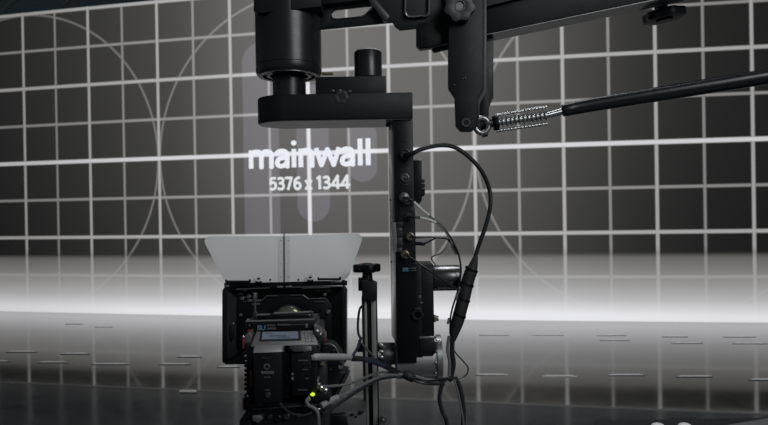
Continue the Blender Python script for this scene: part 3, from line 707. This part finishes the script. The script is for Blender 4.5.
# filter stage
mb = MB(); mb.pprism([(237, 301), (262, 301), (267, 295.5), (304, 295.0), (309, 299), (327, 299), (332, 305), (332, 345), (327, 352), (243, 352), (237, 346)], 1.635, .02,
    holes=[[(287 + 17.5 * math.cos(2 * PI * k / 40), 327 + 17.5 * math.sin(2 * PI * k / 40)) for k in range(40)]], bevel=.001)
fs = mb.build('filter_stage', BLK, mx)
for pts in ([(243, 301.5), (261, 300.8)], [(261, 300.8), (266.5, 296)], [(266.5, 296), (278.5, 295.8)], [(291, 295.4), (303, 295.2)], [(303, 295.2), (308, 298.6)], [(307, 298.8), (326, 298.2)]):
    mb = MB(); mb.cyl(at(*pts[0], 1.63), at(*pts[1], 1.63), .0016, seg=8); mb.build('stage_edge', MGR, fs, 'lighter grey edge line')  # thin lighter lines along the stage outline
for (x0, y0, x1, y1) in ((313, 301, 324, 303), (237, 293.5, 243, 295.5), (239, 296.5, 246, 299), (316, 290.5, 322, 292), (325, 290, 331, 292)):
    mb = MB(); mb.pbox(x0, y0, x1, y1, 1.629, .004, .0008); mb.build('stage_print' if x0 == 313 else 'tray_catch', DGR, fs)
for (x, y, r) in ((241, 314.8, 1.7), (328.2, 311.8, 2.4), (242.5, 298.5, 2), (249, 296.5, 2.2), (324.8, 294.5, 1.8), (233, 323.5, 1.5), (231.5, 335.5, 1.8), (245, 290.5, 1.4)):
    mb = MB(); mb.lathe(at(x, y, 1.632), (0, -1, 0), [(r * .0025, 0), (r * .0025, .004), (r * .0012, .005), (0, .004)], 16); mb.build('thumb_screw', MGR, mx)
mb = MB(); mb.pbox(230, 325, 234, 340, 1.61, .003, .001); mb.build('flag_print', BLK2, mx)
# vertical plunger
mb = MB(); mb.cyl(at(255, 301.5, 1.59), at(255, 293, 1.59), .006, seg=16, bevel=.001); mb.cyl(at(255.2, 317, 1.59), at(255, 301, 1.59), .003, seg=12); mb.pbox(251.5, 303.4, 259.5, 305, 1.588, .006, .0006); mb.build('plunger', MGR, mx, 'grey spring plunger')

# ------------------------------------------------------------------ lens
le = thing('camera_lens', at(287, 340, 1.52), 'round black lens and a pale dome added for its glint, behind the camera top bar', 'lens')
lc = at(287, 327, 1.56)
mb = MB(); mb.lathe(lc + Vector((0, -.13, 0)), (0, 1, 0), [(.0, 0), (.040, 0), (.042, .01), (.042, .05), (.047, .052), (.047, .12), (.05, .125), (.052, .15), (.048, .15)], 48); mb.build('barrel', BLK, le)
mb = MB(); mb.ball(at(288.5, 317, 1.42), .0285, (1, .3, .85)); mb.build('lens_glint', GLINT, le, 'pale dome added for the lens glint')  # pale dome added to show a glint above the handle rail
mb = MB(); mb.tube([lc + Vector((.047 * math.cos(a), -.045, .047 * math.sin(a))) for a in [math.radians(50 + 80 * k / 8) for k in range(9)]], .0014, seg=6); mb.build('focus_mark_band', DGR, le)
mb = MB(); mb.tube([lc + Vector((.0405 * math.cos(a), -.128, .0405 * math.sin(a))) for a in [math.radians(98 + 50 * k / 6) for k in range(7)]], .0018, seg=6); mb.build('yellow_band', mat('yellow_mark', (.5, .45, .05), .4), le, 'thin yellow mark')

# ------------------------------------------------------------------ cinema camera
ca = thing('cinema_camera', at(283, 410, 1.33), 'compact black cinema camera seen from behind, battery and lit menu screen', 'camera')
mb = MB(); mb.pbox(250, 333, 318, 404, 1.30, .16, .004); mb.build('body', BLK2, ca)
# top bar with logo
zt0 = at(279, 318.5, 1.44).z
mb = MB()
f0 = [at(245.5, 322.3, 1.31), at(314.5, 320.2, 1.31), at(315.5, 330.2, 1.31), at(246.2, 332.5, 1.31)]
mb.prism3(f0, Vector((0, .09, .0)), bevel=.002); tb = mb.build('top_bar', BLK, ca)
mb = MB(); mb.prism3([at(245.8, 321.9, 1.312), at(314.3, 319.8, 1.312), at(312.5, 317.6, 1.39), at(247.5, 319.4, 1.39)], Vector((0, 0, .0015))); mb.build('bar_top', BODYT, ca, 'top face with overhead light in its grey')
text_on('SU', pmap(257.2, 325.2, 265.6, 330.3, 1.307), 'printed_logo', BLU, tb, .05, 'blue printed letters')
for (x0, y0, x1, y1) in ((267, 324.6, 275.5, 326.2), (267, 327.6, 276, 329.6), (277.5, 324.0, 290, 325.6), (290, 324.2, 305, 324.8)):
    mb = MB(); mb.pbox(x0, y0, x1, y1, 1.306, .001, 0); mb.build('printed_line', MGR, tb, 'tiny pale print')
mb = MB(); mb.pbox(305.5, 324, 307.5, 327.6, 1.306, .003, .0004); mb.build('catch', ALU, tb)
mb = MB(); mb.ball(at(249.5, 325.5, 1.306), .0013); mb.build('rivet', MGR, tb)
mb = MB(); mb.pbox(247.5, 329.6, 253, 332, 1.303, .004, .0008); mb.build('record_button', RED, tb, 'dull red button')
# handle rail
mb = MB(); mb.cyl(at(255, 316.8, 1.36), at(312, 314.8, 1.36), .0066, seg=20, bevel=.001); ha = mb.build('handle_rail', BLK, ca)
mb = MB(); mb.cyl(at(257, 315.0, 1.356), at(270, 314.4, 1.356), .0022, seg=8); mb.cyl(at(274, 313.4, 1.356), at(311.5, 312.0, 1.356), .0026, seg=8); mb.build('rail_highlight', ALU, ha, 'pale strips drawn for the highlights on the rail')  # highlights along the rail top modelled as pale strips
mb = MB(); mb.pbox(253.5, 312.5, 257, 319.5, 1.352, .01, .001); mb.pbox(309, 311.8, 313, 318, 1.352, .01, .001); mb.build('rail_end', DGR, ha)
mb = MB(); mb.ball(at(309, 315, 1.351), .002, (1.5, 1, 1)); mb.build('end_screw', SIL, ha)
mb = MB()
for x in (262, 303): mb.cyl(at(x, 315.5, 1.365), at(x, 321, 1.365), .004, seg=12)
mb.build('rail_foot', DGR, ha)
# sloping menu panel
def pan(x, y): return at(x, y, 1.30 - (y - 331) / 14.0 * .045)
mb = MB(); mb.prism3([pan(256.5, 331.5), pan(313.5, 330.5), pan(318.5, 344.8), pan(250.5, 346.5)], Vector((0, .03, -.012)), bevel=.001); mp = mb.build('menu_panel', BODY, ca, 'grey sloping control panel')
mb = MB(); mb.prism3([pan(261, 331.8) - Vector((0, .002, -.001)), pan(300.5, 331.0) - Vector((0, .002, -.001)), pan(301.5, 340.2) - Vector((0, .002, -.001)), pan(259.5, 341.2) - Vector((0, .002, -.001))], Vector((0, .0012, -.0006))); mb.build('screen_bezel', BLK, mp)
mb = MB(); mb.prism3([pan(263, 332.4) - Vector((0, .0035, -.0015)), pan(298, 331.8) - Vector((0, .0035, -.0015)), pan(298.6, 338.8) - Vector((0, .0035, -.0015)), pan(262, 339.8) - Vector((0, .0035, -.0015))], Vector((0, .0008, -.0004))); mb.build('menu_screen', LCD, mp, 'lit blue-grey menu screen')
for (x0, y0, x1, y1) in ((270, 336, 287, 336.7), (278, 337.6, 290, 338.2), (266, 333.6, 274, 334)):
    mb = MB(); mb.prism3([pan(x0, y0) - Vector((0, .005, -.002)), pan(x1, y0 - .2) - Vector((0, .005, -.002)), pan(x1, y1 - .2) - Vector((0, .005, -.002)), pan(x0, y1) - Vector((0, .005, -.002))], Vector((0, .0004, -.0002))); mb.build('menu_line', DGR, mp, 'dark menu text line')
for i in range(3):
    for j in range(4):
        mb = MB(); mb.ball(pan(305 + i * 3.2 + j * .3, 333 + j * 2.7) - Vector((0, .001, 0)), .0020, (1.2, .8, .7)); mb.build('key', MGR, mp)
mb = MB(); mb.ball(pan(262, 341.6) - Vector((0, .001, 0)), .0015, (1.6, 1, 1)); mb.build('indicator', RED, mp, 'tiny red mark')
# left rear block (battery)
mb = MB(); mb.pprism([(253.4, 352.6), (281.6, 351.6), (282.2, 401), (280.5, 403), (256, 403.8), (254.2, 401.5)], 1.20, .085, bevel=.0022); ba = mb.build('battery', BLK, ca)
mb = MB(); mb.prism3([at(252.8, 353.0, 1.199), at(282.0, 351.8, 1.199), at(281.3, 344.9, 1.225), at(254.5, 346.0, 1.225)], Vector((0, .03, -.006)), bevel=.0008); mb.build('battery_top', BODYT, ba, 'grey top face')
p = [at(266.8 + 2.6 * math.cos(a), 366.6 + 2.5 * math.sin(a), 1.1985) for a in [2 * PI * k / 12 for k in range(12)]]
mb = MB(); mb.tube(p, .0011, closed=True, n=3, seg=6); mb.build('round_emblem', ALU, ba, 'pale ring emblem')
mb = MB(); 
for k in range(6): mb.pbox(261.4 + k * 2.15, 371.2 - k * .03, 263.1 + k * 2.15, 373.8, 1.1985, .001, 0)
mb.build('printed_name', ALU, ba, 'pale printed name')
mb = MB()
for k in range(3): mb.pbox(264.4 + k * 2.2, 376.6, 266 + k * 2.2, 377.9, 1.1985, .001, 0)
mb.build('printed_line', MGR, ba)
mb = MB(); mb.pbox(265.5, 389.4, 270, 390.6, 1.1985, .001, 0); mb.build('printed_line', MGR, ba)
mb = MB(); mb.lathe(at(268, 394.8, 1.2), (0, -1, 0), [(.0055, 0), (.0055, .002), (.0045, .003), (0, .003)], 24); mb.build('check_button', DGR, ba, 'round grey button')
mb = MB(); p = [at(262 + k * 1.4, 357 + 1.6 * math.sin(PI * k / 7), 1.199) for k in range(8)]; mb.tube(p, .0014, seg=6, n=2); mb.build('thumb_groove', DGR, ba)
# right rear block (media module)
mb = MB(); mb.pprism([(290.5, 354), (310.5, 351.5), (311.5, 394), (292, 397)], 1.225, .08, bevel=.002); me_ = mb.build('media_module', BLK, ca)
mb = MB(); mb.prism3([at(288.5, 347.2, 1.235), at(311, 345.2, 1.235), at(312, 350.8, 1.222), at(294, 352, 1.222)], Vector((0, .03, -.004)), bevel=.0015); mb.build('module_top', DGR, me_)
mb = MB(); mb.pprism([(310.3, 347), (316, 347), (317.5, 352), (317, 396), (311.5, 396)], 1.24, .07, bevel=.002); mb.build('module_side', BLK2, me_)
for (x0, y0, x1, y1) in ((303.5, 350.6, 308, 351.7), (298, 359.8, 308, 361.2), (302.5, 369, 308, 370), (305.5, 378, 308.5, 379.2), (298, 389.4, 307.5, 390.6), (291.5, 373, 293.5, 375), (291.5, 377, 293.5, 380)):
    mb = MB(); mb.pbox(x0, y0, x1, y1, 1.2235, .001, 0); mb.build('printed_line', MGR if x0 > 295 else BLU, me_)
mb = MB(); mb.pprism([(282, 352), (290, 354), (291, 398), (282, 400)], 1.25, .06, bevel=.002); mb.build('spine', BLK, ca)
mb = MB(); mb.ptube([(285, 372, 1.249), (287.5, 378, 1.247), (288.3, 385, 1.247), (286.5, 392, 1.249)], .0012, seg=6); mb.build('spine_groove', DGR, ca)
# left flank: ribbed rosette, red parts
mb = MB(); mb.pbox(246, 343, 253.5, 402, 1.27, .10, .003)
for k in range(9): mb.ball(at(245.8, 352 + k * 4.6, 1.275), .0035)
mb.build('side_grip', BLK2, ca)
mb = MB(); mb.pbox(249.5, 370, 252.6, 386, 1.262, .01, .001); mb.build('side_switch', mat('dull_red', (.16, .025, .02), .5), ca, 'dull red strip')
mb = MB(); mb.pprism([(245, 335), (249, 332), (252, 336), (251, 345), (247, 349), (244, 343)], 1.28, .03, bevel=.002); lg = mb.build('side_bracket', MGR, ca)
mb = MB(); mb.pbox(242.2, 337.5, 244.6, 349, 1.277, .006, .001); mb.build('bracket_screw', RED, lg, 'red screw head')
mb = MB(); mb.ball(at(245.5, 356, 1.27), .003); mb.ball(at(246.2, 361, 1.27), .0025); mb.ball(at(243.5, 337, 1.275), .003); mb.build('bracket_pin', SIL, lg)
# right flank top bracket
mb = MB(); mb.pprism([(313.5, 325.5), (320, 329), (325, 334), (325.5, 338.5), (319, 338.5), (314.5, 333)], 1.29, .03, bevel=.0015); rb = mb.build('side_bracket', MGR, ca)
mb = MB(); mb.pbox(319.5, 336, 326, 343, 1.287, .02, .002); mb.build('bracket_block', DGR, rb)
mb = MB(); mb.ball(at(324, 333.5, 1.285), .0028); mb.pbox(324, 338, 325.4, 342, 1.284, .002, .0004); mb.build('bracket_screw', RED, rb, 'small red screw')
mb = MB(); mb.ball(at(317, 331, 1.286), .0038, (1.3, 1, .8)); mb.ball(at(320.5, 334.5, 1.286), .003); mb.build('bracket_pin', SIL, rb)
# connectors right flank
mb = MB(); mb.cyl(at(315.6, 383, 1.25), at(315.6, 368, 1.25), .0036, seg=16, bevel=.001); mb.build('red_connector', RED, ca, 'red plug')
for q_ in ((314.4, 366, 3, 1.6), (318.5, 385.5, 5, 2.4), (322, 388.5, 4, 2.2), (311, 387, 3, 1.5), (326, 391, 4, 2), (317.5, 379, 3, 2)):
    mb = MB(); mb.cyl(at(q_[0] - .8, q_[1] + q_[2] / 2, 1.247), at(q_[0] + .8, q_[1] - q_[2] / 2, 1.243), q_[3] * 1.25 / F, seg=14, bevel=.0006); mb.build('metal_plug', SIL, ca, 'bright metal plug')
mb = MB(); mb.cyl(at(322, 364.5, 1.26), at(322, 360.5, 1.26), .007, seg=16); mb.build('brass_ring', BRS, ca, 'brass ring connector')
mb = MB(); mb.pbox(317, 364, 326, 390, 1.27, .05, .003); mb.build('connector_block', DGR, ca)
mb = MB(); mb.ball(at(312.6, 394.3, 1.235), .0036, (1.3, .6, 1)); mb.build('status_light', LED, ca, 'glowing yellow-green status light')
mb = MB(); mb.ball(at(309, 399.5, 1.235), .003, (1, .6, 1.2)); mb.build('status_light_dim', mat('dim_green', (.25, .3, .12), .4), ca, 'dim green light')
mb = MB(); mb.pprism([(307, 392), (329, 392), (330, 402), (322, 405), (307, 404)], 1.245, .05, bevel=.003); mb.build('power_module', BLK, ca)
# lens motor / dark diagonal arm on the right
mb = MB(); mb.pprism([(322, 344), (333, 346), (341, 356), (341, 372), (348, 373), (334, 397), (326, 398), (322, 388)], 1.36, .06, bevel=.003); lm = mb.build('lens_motor', BLK2, ca)
mb = MB(); p = [at(x, y, 1.355) for x, y in ((325, 344.5), (330, 344), (335, 347), (339, 354))]; mb.tube(p, .0016, seg=8); mb.build('motor_rim', MGR, lm)
mb = MB(); mb.ball(at(333.5, 350.5, 1.355), .0035); mb.ball(at(330.5, 370, 1.355), .004); mb.build('motor_screw', DGR, lm)
mb = MB(); mb.ptube([(341.5, 360, 1.33), (343.5, 363.5, 1.33), (340.5, 368, 1.33), (338.5, 366, 1.33)], .003, seg=8); mb.ball(at(341, 361, 1.328), .0045); mb.build('motor_plug', SIL, lm, 'bright metal plug')
mb = MB(); mb.prism3([at(347, 372, 1.35), at(349.5, 374, 1.35), at(336, 399, 1.35), at(333, 397, 1.35)], Vector((0, .03, 0)), bevel=.001); mb.build('motor_edge', DGR, lm)
# bottom: dovetail, plates
mb = MB(); mb.pbox(250, 403, 322, 410, 1.25, .16, .003); bp_ = mb.build('base_riser', BLK, ca)
mb = MB(); mb.pprism([(245, 409.5), (326, 407), (326, 488), (245, 488)], 1.28, .14, bevel=.003); mb.build('base_plate', BLK2, ca)
mb = MB(); mb.pbox(240, 420, 252, 490, 1.27, .10, .002); mb.build('dovetail_foot', BLK, ca)
mb = MB(); mb.pprism([(252.5, 415.5), (260, 415), (263, 419), (258, 423), (252.5, 421)], 1.262, .02, bevel=.001); mb.build('quick_lever', ALU, ca, 'bright metal lever')
mb = MB(); mb.pbox(242.8, 395.5, 252, 411, 1.262, .04, .004); kb = mb.build('side_knob', BLK2, ca)
mb = MB(); mb.ball(at(243.6, 397, 1.26), .0035); mb.ball(at(248, 396, 1.26), .003); mb.build('knob_glint', SIL, kb)
mb = MB(); mb.pbox(242.4, 398, 243.4, 410, 1.26, .003, .0004); mb.build('knob_band', RED, kb, 'thin red band')
for (x, y, r, mt) in ((270, 416, .006, DGR), (278, 418, .008, BLK), (287, 416, .007, DGR), (299, 414.5, .005, MGR), (262, 403.5, .005, DGR), (305, 404, .005, DGR)):
    mb = MB(); mb.lathe(at(x, y, 1.277 if y > 410 else 1.248), (0, -1, 0), [(r, 0), (r, .004), (r * .6, .006), (0, .005)], 20); mb.build('base_bolt', mt, ca)
mb = MB(); mb.cyl(at(252, 409.5, 1.247), at(320, 404.5, 1.247), .002, seg=8); mb.build('base_edge', DGR, ca)
mb = MB(); mb.ball(at(318, 409, 1.243), .0028, (2, 1, 1)); mb.build('base_screw', SIL, ca)

# tilt plate that carries camera and post
tp = thing('camera_platform', at(350, 498, 1.45), 'grey camera platform with a black inset panel, at the bottom beside the post', 'platform')
mb = MB(); mb.pprism([(328, 413), (354, 411.5), (366, 414), (366, 459), (328, 459)], 1.44, .10, bevel=.003); mb.build('platform_box', mat('platform_grey', (.10, .10, .102), .5, .2), tp)
mb = MB(); mb.pprism([(329.5, 416), (346, 416), (350, 432), (329.5, 432)], 1.4385, .004, bevel=.0006); mb.build('inset_panel', BLK, tp, 'black inset panel')
mb = MB(); mb.prism3([at(326, 413.5, 1.43), at(346, 412, 1.43), at(345, 410.5, 1.50), at(328, 411.5, 1.50)], Vector((0, 0, -.003))); mb.build('platform_top', DGR, tp)
mb = MB(); mb.ball(at(352.5, 414.5, 1.437), .0035, (1.4, 1, .7)); mb.ball(at(361, 412.5, 1.437), .005, (1.3, 1, .7)); mb.ball(at(356, 416.5, 1.437), .0025); mb.build('platform_screw', BLK, tp)
mb = MB(); mb.pbox(235, 486, 400, 498, 1.30, .30, .003); mb.build('slide_base', BLK, tp)

# ------------------------------------------------------------------ cables
def cable(pts, r, mt, label, name='cable', group=None, seg=10, extra=None):
    mb_ = MB(); mb_.ptube(pts, r, seg=seg); o = mb_.build(name, mt)
    return prop(o, label, 'cable', group)
D = 1.53
cable([(405, 155, 1.528), (412, 153.8, 1.50), (422, 149, 1.50), (440, 145.3, 1.51), (455, 147.5, 1.52), (470, 158, 1.53), (482, 172, 1.54), (489.5, 190, 1.55), (490, 208, 1.55), (485, 228, 1.55), (478.5, 246, 1.55), (474.5, 260, 1.55)], .0052, CAB, 'thick black cable arching from the top socket of the head to the braided sleeve')
# braided sleeve
bs = thing('braided_cable_sleeve', at(455, 333, 1.55), 'thick black braided sleeve slanting down on the right of the camera head', 'cable sleeve')
mb = MB(); mb.ptube([(476, 256, 1.55), (472.5, 268, 1.55), (468, 280, 1.55), (463.5, 299, 1.55), (459, 316, 1.55), (454.5, 332, 1.55), (452.5, 341, 1.55)], .015, seg=20, n=8, rad=lambda t: .0055 + min(1, t / .22) * .0095 if t < .22 else (.0155 if t < .72 else .0155 - (t - .72) / .28 * .009)); mb.build('sleeve', SLV, bs)
for (x, y, dx, dy) in ((471.5, 269.5, 1.5, 5), (467.3, 284, 1, 4.5), (463.6, 299, 1, 4), (459.5, 315, 1, 4)):
    mb = MB(); mb.cyl(at(x + .6, y - 1.3, 1.55), at(x - .6, y + 1.3, 1.55), .0166, seg=24, bevel=.001); mb.build('tie_band', BLK, bs)
for (x, y) in ((459.5, 289.5), (457, 297.5), (448.5, 321)):
    mb = MB(); mb.cyl(at(x + .5, y - 3, 1.54), at(x - .8, y + 3, 1.54), .0028, seg=10); mb.build('ferrule', SIL, bs, 'bright metal ferrule')
cable([(404, 197.5, 1.525), (409, 199, 1.51), (414, 202, 1.51)], .0032, CAB, 'short black plug lead on the third socket of the head', 'plug_lead')
cable([(414, 202, 1.51), (421, 209, 1.51), (429, 215.5, 1.515)], .0036, WHT, 'white sleeved cable end slanting from the third socket of the head', 'cable_sleeve')
cable([(429, 215.5, 1.515), (440, 224.5, 1.52), (449, 235, 1.53), (455, 246, 1.54), (459, 256, 1.55), (461, 272, 1.55), (458, 290, 1.55), (453, 306, 1.55), (450.5, 318, 1.55), (450, 334, 1.55)], .0022, CAB, 'thin black cable continuing from the upper white sleeve to the braided sleeve')
cable([(408, 216.5, 1.525), (413, 217, 1.51), (420, 217.6, 1.51)], .0030, CAB, 'short black plug lead on the fourth socket of the head', 'plug_lead')
cable([(420, 217.6, 1.51), (428, 219.5, 1.512), (436, 222.5, 1.515)], .0032, WHT, 'white sleeved cable end leading level from the fourth socket of the head', 'cable_sleeve')
cable([(436, 222.5, 1.515), (444, 230, 1.52), (450, 240, 1.53), (452, 247, 1.54), (456, 254, 1.55)], .0020, CABG, 'thin grey cable curving down from the lower white sleeve')
cable([(410, 236.7, 1.52), (418, 237.4, 1.51), (428, 236.8, 1.512), (438, 237.8, 1.52), (447, 239, 1.53), (453, 246, 1.54), (457.5, 254, 1.55)], .0022, CAB, 'black cable running level from the upper brass coax socket')
mb = MB(); mb.cyl(at(415.5, 243.4, 1.545), at(424.5, 244, 1.53), .0045, seg=16, bevel=.001); prop(mb.build('cable_plug', mat('navy_plug', (.03, .03, .07), .4)), 'dark navy plug sticking out of the column side', 'plug')
cable([(424, 244, 1.53), (429, 241.5, 1.528), (437, 237.2, 1.528)], .0020, CAB, 'short thin cable from the navy plug up to the level black cable')
cable([(405, 254.7, 1.523), (411, 258, 1.505), (424, 266.5, 1.50), (440, 277.5, 1.51), (452, 286, 1.52), (459, 290.5, 1.53)], .0024, CAB, 'black cable slanting down from the lower brass coax socket across the motor')
cable([(449, 240, 1.535), (446, 248, 1.53), (440, 253.5, 1.53), (432.5, 256.5, 1.535), (432, 260, 1.54), (436, 265.5, 1.55)], .0018, CABG, 'small grey cable loop dropping onto the gearbox top')
cable([(449, 336, 1.545), (447.5, 350, 1.545), (449.5, 362, 1.545), (449, 376, 1.545)], .0038, CABG, 'grey cable running down beside the bearing flange')
cable([(452.5, 340, 1.55), (452, 352, 1.55), (453.5, 364, 1.55), (451, 377, 1.55), (449, 381, 1.55)], .0060, CAB, 'thick black cable below the braided sleeve')
cable([(455, 332, 1.55), (453.5, 345, 1.56), (455, 352, 1.56), (463, 361, 1.56), (468, 368, 1.56), (466, 375, 1.56), (458, 378.6, 1.555), (451, 379.5, 1.55)], .0018, CAB, 'thin black cable looping out to the right at the end of the sleeve')
cable([(455, 377, 1.55), (459, 385, 1.55), (462, 398, 1.55), (463.5, 412, 1.55), (463, 430, 1.55), (461, 470, 1.55)], .0058, CAB, 'right one of two black cables hanging off the bottom of the frame')
cable([(443, 381, 1.55), (440, 392, 1.55), (439.5, 400, 1.55), (442.5, 412, 1.55), (447, 425, 1.55), (450, 470, 1.55)], .0050, CAB, 'left one of two black cables hanging off the bottom of the frame')
cable([(454, 379, 1.542), (457.5, 390, 1.542), (460, 402, 1.542), (463.5, 425, 1.542), (463, 470, 1.542)], .0022, CABG, 'thin grey cable twisted on the right hanging cable')
# horizontal bundle to the camera
mb = MB(); mb.ptube([(311.5, 358, 1.235), (318, 357, 1.24), (333, 357, 1.28), (350, 357, 1.32)], .0075, seg=16, rad=lambda t: .0068 if t > .15 else .0055); prop(mb.build('cable_sleeve', mat('grey_sleeve', (.30, .305, .31), .5)), 'fat grey cable sleeve plugged level into the right side of the camera', 'cable')
cable([(350, 357, 1.32), (362, 358, 1.38), (376, 360.5, 1.44), (390, 367, 1.48), (402, 373.5, 1.50), (418, 378.5, 1.50), (436, 379.5, 1.51), (455, 378, 1.55)], .0038, CAB, 'upper black cable of the bundle, running on from the fat grey sleeve')
cable([(352, 359.5, 1.34), (366, 360.5, 1.38), (381, 365.5, 1.44), (394, 372.0, 1.48), (408, 378, 1.50), (424, 383, 1.50), (444, 384, 1.53)], .0038, CAB, 'black cable sagging lowest of the bundle, below the drum')
cable([(364, 360.2, 1.375), (374, 362, 1.40), (384, 366, 1.43)], .0046, LBLU, 'short blue-black banded cable piece beside the post', 'cable_sleeve')
cable([(319, 386.5, 1.25), (334, 386, 1.30), (350, 383.5, 1.36), (366, 377, 1.42), (380, 372.5, 1.46), (396, 373.5, 1.49), (412, 377, 1.50), (428, 380.5, 1.505), (446, 381, 1.54)], .0028, CABG, 'thin grey cable from the metal plugs rising to the bundle')
mb = MB(); mb.ptube([(321, 406, 1.24), (327, 402.5, 1.25), (337, 397.5, 1.28)], .0062, seg=16); prop(mb.build('cable_sleeve', mat('pale_grey_plug', (.26, .26, .26), .5)), 'pale grey plug slanting up at the lower right of the camera', 'plug')
cable([(337, 397.5, 1.28), (350, 391.5, 1.33), (365, 383.5, 1.39), (380, 377, 1.44), (394, 374.8, 1.48), (410, 375.0, 1.495), (424, 379, 1.50), (438, 382, 1.52)], .0036, CABG, 'grey cable rising from the pale grey plug past the post')
cable([(322, 414, 1.26), (335, 406, 1.29), (350, 396, 1.34), (366, 386, 1.40), (380, 379, 1.45), (396, 376.5, 1.485)], .0036, DGR, 'dark grey cable below the others, rising past the post')
mb = MB(); mb.ptube([(403, 374.5, 1.492), (409, 376, 1.492), (414, 379.5, 1.492)], .0105, seg=14, rad=lambda t: .008 + .0035 * math.sin(PI * t)); prop(mb.build('tape_wrap', RUB), 'black tape wrap holding the cable bundle together under the drum', 'tape')
cable([(352.5, 356, 1.42), (357, 349, 1.45), (359.5, 343, 1.50), (361, 338, 1.52)], .0034, LBLU, 'short dark blue cable rising between matte box and post')
cable([(358.5, 341, 1.52), (364, 346, 1.50), (370, 353, 1.47), (375, 358, 1.44)], .0024, CABG, 'thin grey cable crossing the front of the post')
cable([(361, 339, 1.53), (358.3, 333, 1.53), (358, 322, 1.53), (359.5, 310, 1.53), (362, 306, 1.54)], .0030, CAB, 'black cable loop hugging the left side of the post')
cable([(280, 402.5, 1.24), (284, 408, 1.235), (291, 413, 1.23), (302, 415.5, 1.23), (312, 412, 1.235), (316, 405, 1.24)], .0022, CAB, 'thin black cable looping below the battery')
cable([(309, 397, 1.238), (306.5, 401, 1.23), (309, 405.5, 1.23), (314, 408, 1.23), (318, 414, 1.23), (319, 428, 1.24)], .0034, CABG, 'grey cable curling down beside the status light')

# ------------------------------------------------------------------ cart at the lower right
ct = thing('utility_cart', (1.05, 1.95, 0), 'black utility cart mostly below the frame at the bottom right', 'cart')
mb = MB(); mb.box((1.10, 1.95, .545), (.78, .5, .03), .004); mb.build('cart_top', BLK2, ct)
mb = MB(); mb.box((1.10, 1.95, .2), (.74, .46, .02), .004); mb.build('shelf', BLK2, ct)
for x in (.74, 1.46):
    for y in (1.73, 2.17):
        mb = MB(); mb.cyl((x, y, 0.0), (x, y, .53), .014, seg=16); mb.build('leg', BLK, ct)
fc = thing('equipment_case', (1.26, 1.96, .56), 'dark grey case whose top corner shows at the bottom right', 'case')
mb = MB(); p0 = at(722, 425, 1.86); p1 = at(770, 416.6, 1.98)
zz = .684
a = fl(722, 425.2, zz); b2 = fl(772, 416.8, zz)
mb.prism3([Vector((a.x, a.y, .56)), Vector((b2.x, b2.y, .56)), Vector((b2.x + .02, b2.y - .30, .56)), Vector((a.x + .03, a.y - .12, .56))], Vector((0, 0, zz - .56)), bevel=.004)
mb.build('shell', mat('case_grey', (.09, .09, .095), .5), fc)
for (px, lab) in ((658, 'left one of two white domed cups cut by the bottom edge'), (685, 'right one of two white domed cups cut by the bottom edge')):
    top = at(px, 423.4, 1.88); cp = thing('cup', (top.x, top.y, .56), lab, 'cup', 'white cups on the cart')
    h = top.z - .56
    mb = MB(); mb.lathe((top.x, top.y, .56), (0, 0, 1), [(0, 0), (.015, 0), (.019, h * .86)], 32); mb.build('body', WHT, cp)
    mb = MB(); mb.lathe((top.x, top.y, .56), (0, 0, 1), [(.0205, h * .86), (.0205, h * .90), (.017, h * .96), (.009, h), (0, h)], 32); mb.build('lid', WHT, cp)
